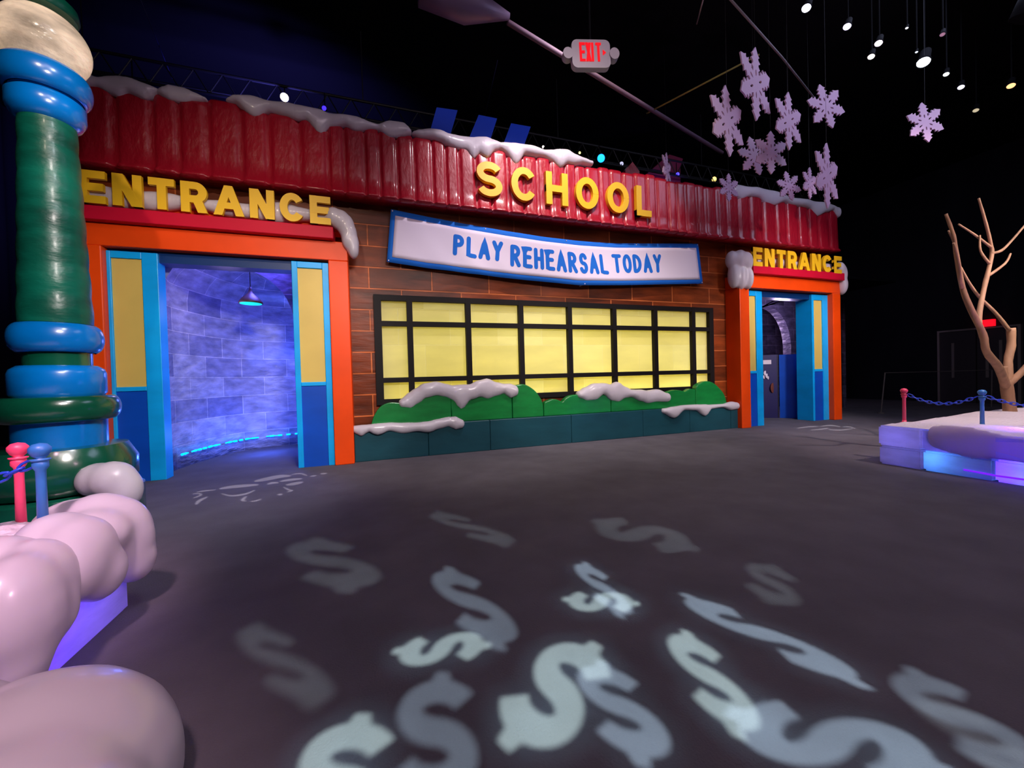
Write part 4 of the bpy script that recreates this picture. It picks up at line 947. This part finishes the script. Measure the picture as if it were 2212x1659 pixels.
bm = bmesh.new(); prism(bm, [(8.3, 0), (9.5, 0), (9.63, 8.15), (9.74, 8.45), (9.2, 8.50), (8.3, 7.75)], 10.4, 10.9); tag(obj('set_piece', bm, mat('purple_red_board', (120, 20, 60), .5)), 'dark red slanted set piece behind the edge-on snowflake', 'set piece')
spot('set_piece_glow', (8.9, 9.6, 6.9), (9.0, 10.6, 7.9), 30, (.3, .12, 1), 90, .8)

def pipe(name, pts, r, m, label, cat='pipe'):
    bm = bmesh.new(); tube(bm, pts, r, 10); return tag(obj(name, bm, m, None, True), label, cat)
a = onZ(1097, 48, 7.5); b = onZ(1560, 330, 7.5)
pipe('ceiling_pipe', [tuple(a), tuple(b)], .045, mat('mauve_pipe', (96, 72, 92), .6), 'long mauve pipe running diagonally under the ceiling behind the exit sign')
bm = bmesh.new(); q0 = onZ(905, -20, 7.5); q1 = onZ(1100, 36, 7.5); tube(bm, [tuple(q0), tuple(q0.lerp(q1, .5)), tuple(q1)], [.20, .26, .05], 20)
tag(obj('air_duct', bm, mat('silver_duct', (110, 92, 122), .45, .3), None, True), 'silver tapered duct end at the top edge, left of the exit sign', 'duct')
pipe('ceiling_rod', [tuple(onZ(1397, 245, 7.5)), tuple(onZ(1640, 118, 7.5))], .016, mat('olive_rod', (150, 140, 70), .6), 'thin olive rod crossing the mauve pipe under the ceiling', 'rod')
pipe('ceiling_rod', [tuple(onZ(1570, -10, 7.6)), tuple(onZ(1690, 125, 7.6)), tuple(onZ(1762, 216, 7.6))], .018, mat('grey_rod', (120, 112, 118), .5, .3), 'thin grey rod ending at the pinkish upper right snowflake', 'rod')
pipe('cable', [tuple(onZ(300, -10, 8.4)), tuple(onZ(372, 170, 8.4))], .007, mat('navy_cable', (40, 40, 90), .6), 'thin cable in the dark above the left roof snow', 'cable')
pipe('cable', [tuple(onZ(1520, -5, 8.2)), tuple(onZ(1505, 52, 8.2))], .012, M['metal'], 'short pale cable at the top edge right of the exit sign', 'cable')
pipe('cable', [tuple(onZ(1075, 130, 8.4)), tuple(onZ(1045, 262, 8.4))], .006, mat('navy_cable', (40, 40, 90), .6), 'thin cable hanging above the middle blue board', 'cable')

# ------------------------------------------------------------------ pattern projectors: lamps with stencil plates
def s_shape(c, u, r):
    """outline of a fat currency sign from image points: centre, half up vector, half right vector, laid on the floor"""
    O = onZ(*c); U = (onZ(c[0]+u[0], c[1]+u[1])-onZ(c[0]-u[0], c[1]-u[1]))/2; Rv = (onZ(c[0]+r[0], c[1]+r[1])-onZ(c[0]-r[0], c[1]-r[1]))/2
    rx, ry, t = .60, .40, .258
    cl = []
    for i in range(37):
        a = math.radians(28+(270-28)*i/36); cl.append((rx*math.cos(a), ry+ry*math.sin(a), math.degrees(a)))
    for i in range(1, 37):
        a = math.radians(90-(90+152)*i/36); cl.append((rx*math.cos(a), -ry+ry*math.sin(a), 1000+math.degrees(a)))
    A = []; B = []
    for i, (x, y, tg) in enumerate(cl):
        p = cl[max(i-1, 0)]; q = cl[min(i+1, len(cl)-1)]; d = Vector((q[0]-p[0], q[1]-p[1])).normalized(); n = Vector((-d.y, d.x))
        ta = tb = t
        if y > .7 and abs(x+.02) < .13: tb = t+.2
        if y < -.7 and abs(x-.02) < .13: ta = tb; ta = t+.2 if False else ta
        A.append((x+n.x*ta, y+n.y*ta)); B.append((x-n.x*tb, y-n.y*tb))
    # the lower tab is on the other side of the stroke
    for i, (x, y, tg) in enumerate(cl):
        if y < -.7 and abs(x-.02) < .13:
            p = cl[i-1]; q = cl[min(i+1, len(cl)-1)]; d = Vector((q[0]-p[0], q[1]-p[1])).normalized(); n = Vector((-d.y, d.x))
            if n.y < 0: A[i] = (x+n.x*(t+.2), y+n.y*(t+.2))
            else: B[i] = (x-n.x*(t+.2), y-n.y*(t+.2))
    P = A+B[::-1]
    return [O+U*y+Rv*x for x, y in P]
def projector(src, dst, power, col, shapes, radius, label, plate=.4, R=.34, halo=0):
    src = Vector(src); d = (Vector(dst)-src).normalized(); q = d.to_track_quat('-Z', 'Y'); Rm = q.to_matrix(); ax = Rm.col[0]; ay = Rm.col[1]
    t = thing('pattern_projector', label, 'projector', tuple(src), 'pattern projectors above the visitor')
    loops = [[(R*math.cos(2*PI*k/48), R*math.sin(2*PI*k/48)) for k in range(48)]]
    for S_ in shapes:
        L = []
        for p in S_:
            v = p-src; k = plate/v.dot(d); h_ = v*k; L.append((h_.dot(ax), h_.dot(ay)))
        loops.append(L)
    me = curve_mesh('stencil_plate', loops, .0006); me.materials.append(M['black'])
    o = bpy.data.objects.new('stencil_plate', me); C.objects.link(o); o.matrix_world = Matrix.Translation(src+d*plate) @ Rm.to_4x4()
    o.parent = t; o.matrix_parent_inverse = Matrix.Translation(src).inverted()
    bm = bmesh.new(); n = 32
    pr0 = [(.12, .14), (R+.01, -plate*.2), (R+.01, -plate-.005), (R-.003, -plate-.005), (R-.003, -plate*.2), (.10, .12)]
    rings = [[bm.verts.new((r*math.cos(2*PI*i/n), r*math.sin(2*PI*i/n), z)) for i in range(n)] for r, z in pr0]
    for A_, B_ in zip(rings, rings[1:]):
        for i in range(n): bm.faces.new((A_[i], A_[(i+1) % n], B_[(i+1) % n], B_[i]))
    bm.faces.new(rings[0]); bm.faces.new(rings[-1][::-1])
    bm.transform(Matrix.Translation(src) @ Rm.to_4x4()); obj('housing', bm, M['black'], t, True)
    bm = bmesh.new(); b_ = src-d*.1; tube(bm, [tuple(b_), (b_.x, b_.y, 9.6)], .02, 8); obj('hanger', bm, M['dark_metal'], t)
    l = bpy.data.lights.new('projector_or_halo_lamp', 'SPOT'); l.energy = power; l.color = col; l.spot_size = 2*math.atan((R-.015)/plate); l.spot_blend = .05; l.shadow_soft_size = radius
    lo = bpy.data.objects.new('projector_or_halo_lamp', l); C.objects.link(lo); lo.matrix_world = Matrix.Translation(src) @ Rm.to_4x4()
    if halo:
        l2 = l.copy(); l2.energy = power*halo; l2.shadow_soft_size = .007; l2.color = (.45, .85, 1); h2 = bpy.data.objects.new('projector_or_halo_lamp', l2); C.objects.link(h2); h2.matrix_world = lo.matrix_world  # second lamp added in the housing to imitate the halo of scattered light
PJ = 1.0
projector((.7, -.6, 7.6), (.7, 2.2, 0), 7500*PJ, (.70, 1, .86),
  [s_shape((955, 1400), (-84, 4), (18, -40)), s_shape((1529, 1458), (-42, -88), (88, 34)), s_shape((1204, 1484), (80, -84), (78, 60)), s_shape((1297, 1299), (-66, -5), (6, -26)), s_shape((735, 1690), (50, -140), (128, 8))],
  .0011, 'pattern projector throwing the brightest currency signs on the floor', halo=.22)
projector((1.5, -.4, 7.4), (1.7, 2.3, 0), 4600*PJ, (.64, .92, 1),
  [s_shape((1638, 1366), (-150, -78), (78, 6)), s_shape((1795, 1600), (-196, -58), (38, -74)), s_shape((1337, 1524), (-32, -88), (98, 24)), s_shape((1297, 1266), (-28, -46), (54, 20))],
  .0011, 'pattern projector throwing the bluish currency signs on the floor', halo=.22)
projector((.2, -.2, 7.2), (.8, 2.6, 0), 2500*PJ, (.64, .92, 1),
  [s_shape((1014, 1298), (-40, -68), (80, 14)), s_shape((940, 1580), (18, -120), (108, 4)), s_shape((2075, 1550), (-100, -100), (128, 22))],
  .0014, 'pattern projector throwing the dim grey currency signs on the floor')
projector((1.0, .2, 7.0), (1.0, 3.4, 0), 950*PJ, (.74, .96, .92),
  [s_shape((712, 1212), (-22, -46), (106, 4)), s_shape((605, 1425), (-44, -72), (94, 16)), s_shape((1012, 1138), (-56, -30), (66, 6)), s_shape((1383, 1152), (-88, -26), (34, -24)), s_shape((1666, 1258), (8, -32), (70, 28)), s_shape((2125, 1600), (-90, -85), (140, 40))],
  .0022, 'pattern projector throwing the faintest blurred currency signs on the floor')
# loose curl pattern by the left doorway
def stroke(pts, wd):
    P = catmull(pts, 5); A = []; B = []
    for i, p in enumerate(P):
        a = P[max(i-1, 0)]; b = P[min(i+1, len(P)-1)]; d = Vector((b[0]-a[0], (b[1]-a[1])*2.6)).normalized(); w_ = wd*math.sin(PI*(.12+.76*i/(len(P)-1)))
        A.append((p[0]-d.y*w_, p[1]+d.x*w_/2.6)); B.append((p[0]+d.y*w_, p[1]-d.x*w_/2.6))
    return [onZ(*q) for q in A+B[::-1]]
projector((-1.6, 3.0, 7.6), (-1.5, 6.7, 0), 4200, (.98, .94, 1),
  [stroke([(424, 1063), (445, 1060), (466, 1058)], 3.2), stroke([(417, 1076), (433, 1070), (430, 1066), (416, 1067)], 3.2), stroke([(424, 1090), (430, 1082), (448, 1073)], 4.5),
   stroke([(474, 1056), (500, 1052), (530, 1049), (558, 1047)], 8), stroke([(478, 1066), (500, 1071), (530, 1067), (550, 1059)], 4.2), stroke([(550, 1040), (575, 1035), (605, 1029), (628, 1028)], 9),
   stroke([(578, 1046), (590, 1043), (602, 1043)], 5), stroke([(605, 1040), (630, 1036), (652, 1034)], 6), stroke([(618, 1048), (636, 1045), (654, 1041)], 7),
   stroke([(612, 1052), (624, 1058), (630, 1060), (620, 1063)], 3.6), stroke([(532, 1072), (524, 1080), (532, 1083)], 4), stroke([(541, 1083), (552, 1082), (564, 1078)], 3.2), stroke([(600, 1069), (610, 1067)], 5),
   stroke([(630, 1025), (650, 1023), (663, 1028)], 3.2), stroke([(670, 1029), (684, 1027)], 3.2), stroke([(692, 1024), (706, 1022)], 4)],
  .0008, 'pattern projector throwing small curls on the floor by the left doorway')
projector((10.6, 3.2, 7.6), (10.8, 6.8, 0), 4200, (1, .97, .95),
  [stroke([(1722, 925), (1745, 922), (1768, 921)], 3), stroke([(1750, 929), (1775, 927), (1790, 924)], 3), stroke([(1772, 921), (1795, 919), (1815, 922)], 3.5), stroke([(1790, 928), (1815, 929), (1842, 926)], 3), stroke([(1820, 922), (1835, 922), (1848, 926)], 2.4)],
  .001, 'pattern projector throwing small curls on the floor by the right doorway')
